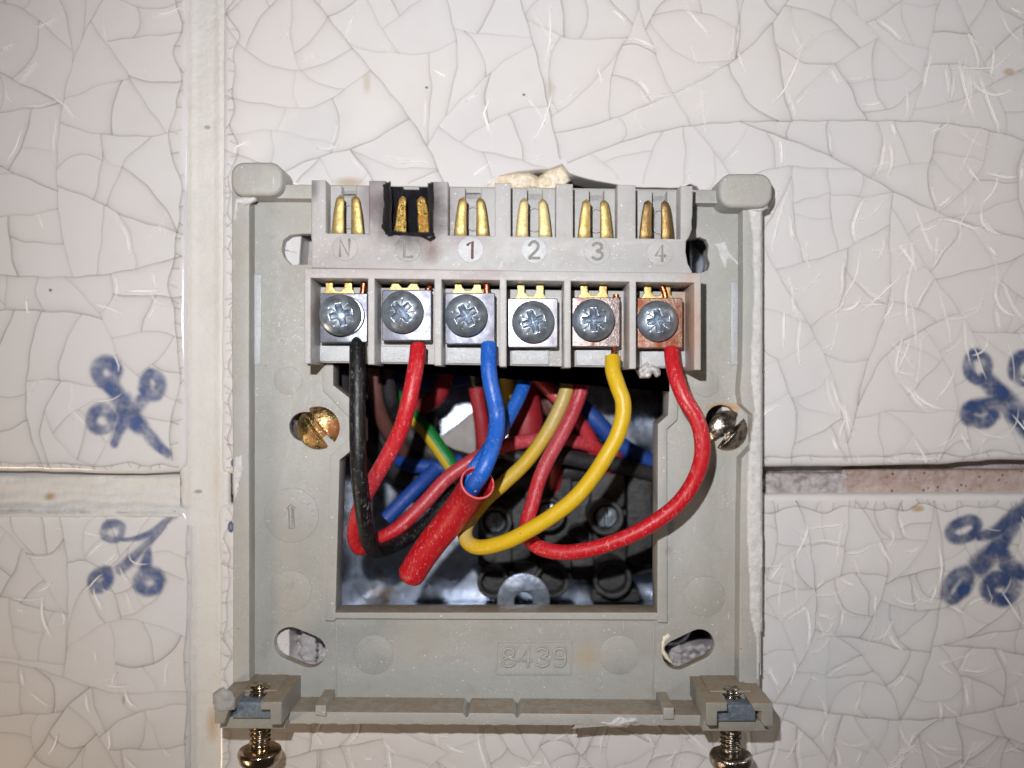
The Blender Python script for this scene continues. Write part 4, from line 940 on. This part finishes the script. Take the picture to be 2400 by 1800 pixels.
bw('black_cable', [(800, 860, -1.2), (806, 920, -1.5), (830, 990, -1.9), (880, 1060, -2.4), (940, 1110, -2.8), (1010, 1120, -3.0), (1090, 1095, -3.2)], .27, 'blackback', 'thick dusty black cable bending along the left of the box')
bw('black_cable', [(905, 980, -3.0), (950, 1010, -2.7), (1000, 1050, -2.6), (1050, 1080, -2.6), (1110, 1100, -2.8), (1180, 1140, -3.0)], .36, 'blackback', 'fat black cable behind the earth wire')
bw('blue_wire', [(925, 1070, -2.7), (955, 1088, -2.3), (995, 1094, -2.2), (1040, 1096, -2.2), (1080, 1080, -2.4)], .19, 'blueback', 'dull blue wire arcing below the earth wire')
bw('blue_wire', [(904, 1216, -1.4), (940, 1180, -1.5), (982, 1138, -1.7), (1020, 1100, -2.0)], .19, 'blueback', 'blue wire stub with a cut end at lower left of the box', )
bw('black_wire', [(960, 930, -3.0), (990, 960, -3.0), (1010, 990, -2.9), (980, 1040, -2.8), (940, 1060, -2.8)], .16, 'blackback', 'dark wire half hidden behind the earth wire')
bw('red_wire', [(1220, 850, -2.0), (1258, 884, -1.8), (1300, 925, -1.7), (1345, 975, -1.7), (1378, 1020, -1.8), (1400, 1070, -2.0), (1440, 1130, -2.4)], .185, 'red', 'red wire slanting down to the right behind the yellow loop')
bw('blue_wire', [(1280, 870, -2.6), (1305, 895, -2.5), (1350, 940, -2.4), (1400, 990, -2.3), (1450, 1040, -2.4), (1500, 1070, -2.5), (1560, 1100, -2.7)], .23, 'blueback', 'blue wire slanting across the right half of the box')
bw('brown_wire', [(1235, 870, -2.8), (1270, 920, -2.8), (1310, 975, -2.8), (1350, 1030, -2.8)], .18, 'brown', 'brown wire behind the slanting red wire')
bw('yellow_wire', [(1180, 850, -2.4), (1190, 880, -2.4), (1192, 920, -2.5), (1180, 960, -2.7)], .24, 'yellowpale', 'pale yellow wire bend glimpsed under terminal 2')
o = tube('red_sleeve', [(1238, 880, -2.2), (1236, 930, -2.1), (1232, 1000, -2.0), (1230, 1060, -2.1)], [.16 + .28 * min(1, k / 12) for k in range(22)], M['reddark'], None, 18, 'flat', .04, 7); tag(o, 'wide dull red sleeve standing between the blue wire and yellow loop', 'sleeve')
bw('red_wire', [(1300, 1060, -2.4), (1302, 1100, -2.3), (1300, 1150, -2.5)], .2, 'reddark', 'red wire end dropping into the connector strip under the yellow loop')
bw('red_wire', [(1440, 1060, -2.4), (1446, 1100, -2.3), (1444, 1150, -2.5)], .2, 'reddark', 'red wire end dropping into the right end of the connector strip')
bw('black_cable', [(1160, 1150, -2.6), (1230, 1120, -2.5), (1300, 1106, -2.5), (1380, 1100, -2.6), (1460, 1110, -2.7), (1550, 1140, -2.9)], .3, 'blackback', 'dusty black cable lying over the connector strip')
bw('black_cable', [(790, 905, -2.4), (850, 960, -2.6), (900, 1040, -2.9), (930, 1110, -3.1), (1000, 1150, -3.2), (1080, 1140, -3.2)], .3, 'blackback', 'dull black cable sagging low at the left of the box')
bw('black_wire', [(1150, 1040, -1.6), (1190, 1060, -1.5), (1240, 1078, -1.5), (1310, 1070, -1.5), (1380, 1082, -1.7), (1450, 1090, -1.9), (1560, 1120, -2.3)], .2, 'blackback', 'dusty black wire lying along the foot of the slanting blue wire')
bw('red_wire', [(880, 870, -2.6), (925, 930, -2.7), (960, 950, -2.8), (1000, 960, -2.9)], .18, 'reddark', 'dull red wire far back behind the red wire from terminal L')
bw('brown_wire', [(1215, 880, -2.9), (1290, 960, -2.9), (1360, 1010, -3.0)], .2, 'brown', 'brown cable far back between the pale yellow wire and the blue one')
gc = prism('grey_cable_sheath', [[(1034, 1022), (1112, 962), (1120, 1070), (1080, 1085), (1040, 1075), (1015, 1050)]], -3.4, -4.2, M['greycable'], None, .1); tag(gc, 'pale grey plastic flap at the back of the box', 'cable sheath')

# ------------------------------------------------------------------ connector strip
cs = empty('connector_strip', Wd(P(1320, 1400, -3.9))); tag(cs, 'sooty black plastic screw connector strip at the bottom right of the box', 'connector')
prism('strip_body', [[(1175, 1120), (1545, 1130), (1545, 1340), (1500, 1350), (1180, 1340), (1140, 1300), (1150, 1180)]], -2.6, -3.9, M['bakelite'], cs, .08)
def barrel(u, v, r, h1, h0, screw=False):
    b = prism('barrel', [circle(u, v, r, 36), circle(u, v, r * .74, 36)], h1, h0, M['bakelite'], cs, .035)
    prism('barrel_floor', [circle(u, v, r * .8, 30)], h1 - .45, h0, M['bakelite'], b, .02)
    if screw:
        Rr = r * .62 / 100 * (D - h1) / D; V, F = head_data(Rr, .06, lambda x, y: .06 * (1 - sstep(abs(x), .1 * Rr, .16 * Rr)), 14, 50, .1)
        obj_from('grub_screw', recalc(mesh_of(place(V, P(u, v - 3, h1 - .32)), F)), M['zinc'], b)
for (u, v, r, h1, s) in ((1156, 1366, 38, -1.9, 0), (1293, 1362, 42, -1.9, 0), (1436, 1358, 46, -1.75, 0), (1421, 1214, 42, -1.5, 1), (1160, 1226, 40, -1.8, 1), (1285, 1206, 40, -1.8, 1), (1360, 1262, 28, -2.0, 0)): barrel(u, v, r, h1, -3.6, s)
for (x0, y0, x1, y1, h) in ((1205, 1320, 1262, 1385, -2.1), (1340, 1300, 1392, 1360, -2.2), (1385, 1380, 1500, 1412, -2.3), (1470, 1110, 1530, 1330, -2.2), (1230, 1100, 1340, 1180, -2.3), (1385, 1110, 1465, 1190, -2.0), (1120, 1170, 1200, 1330, -2.4)):
    prism('strip_wall', [rrect(x0, y0, x1, y1, 8, 3)], h, -3.8, M['bakelite'], cs, .05)
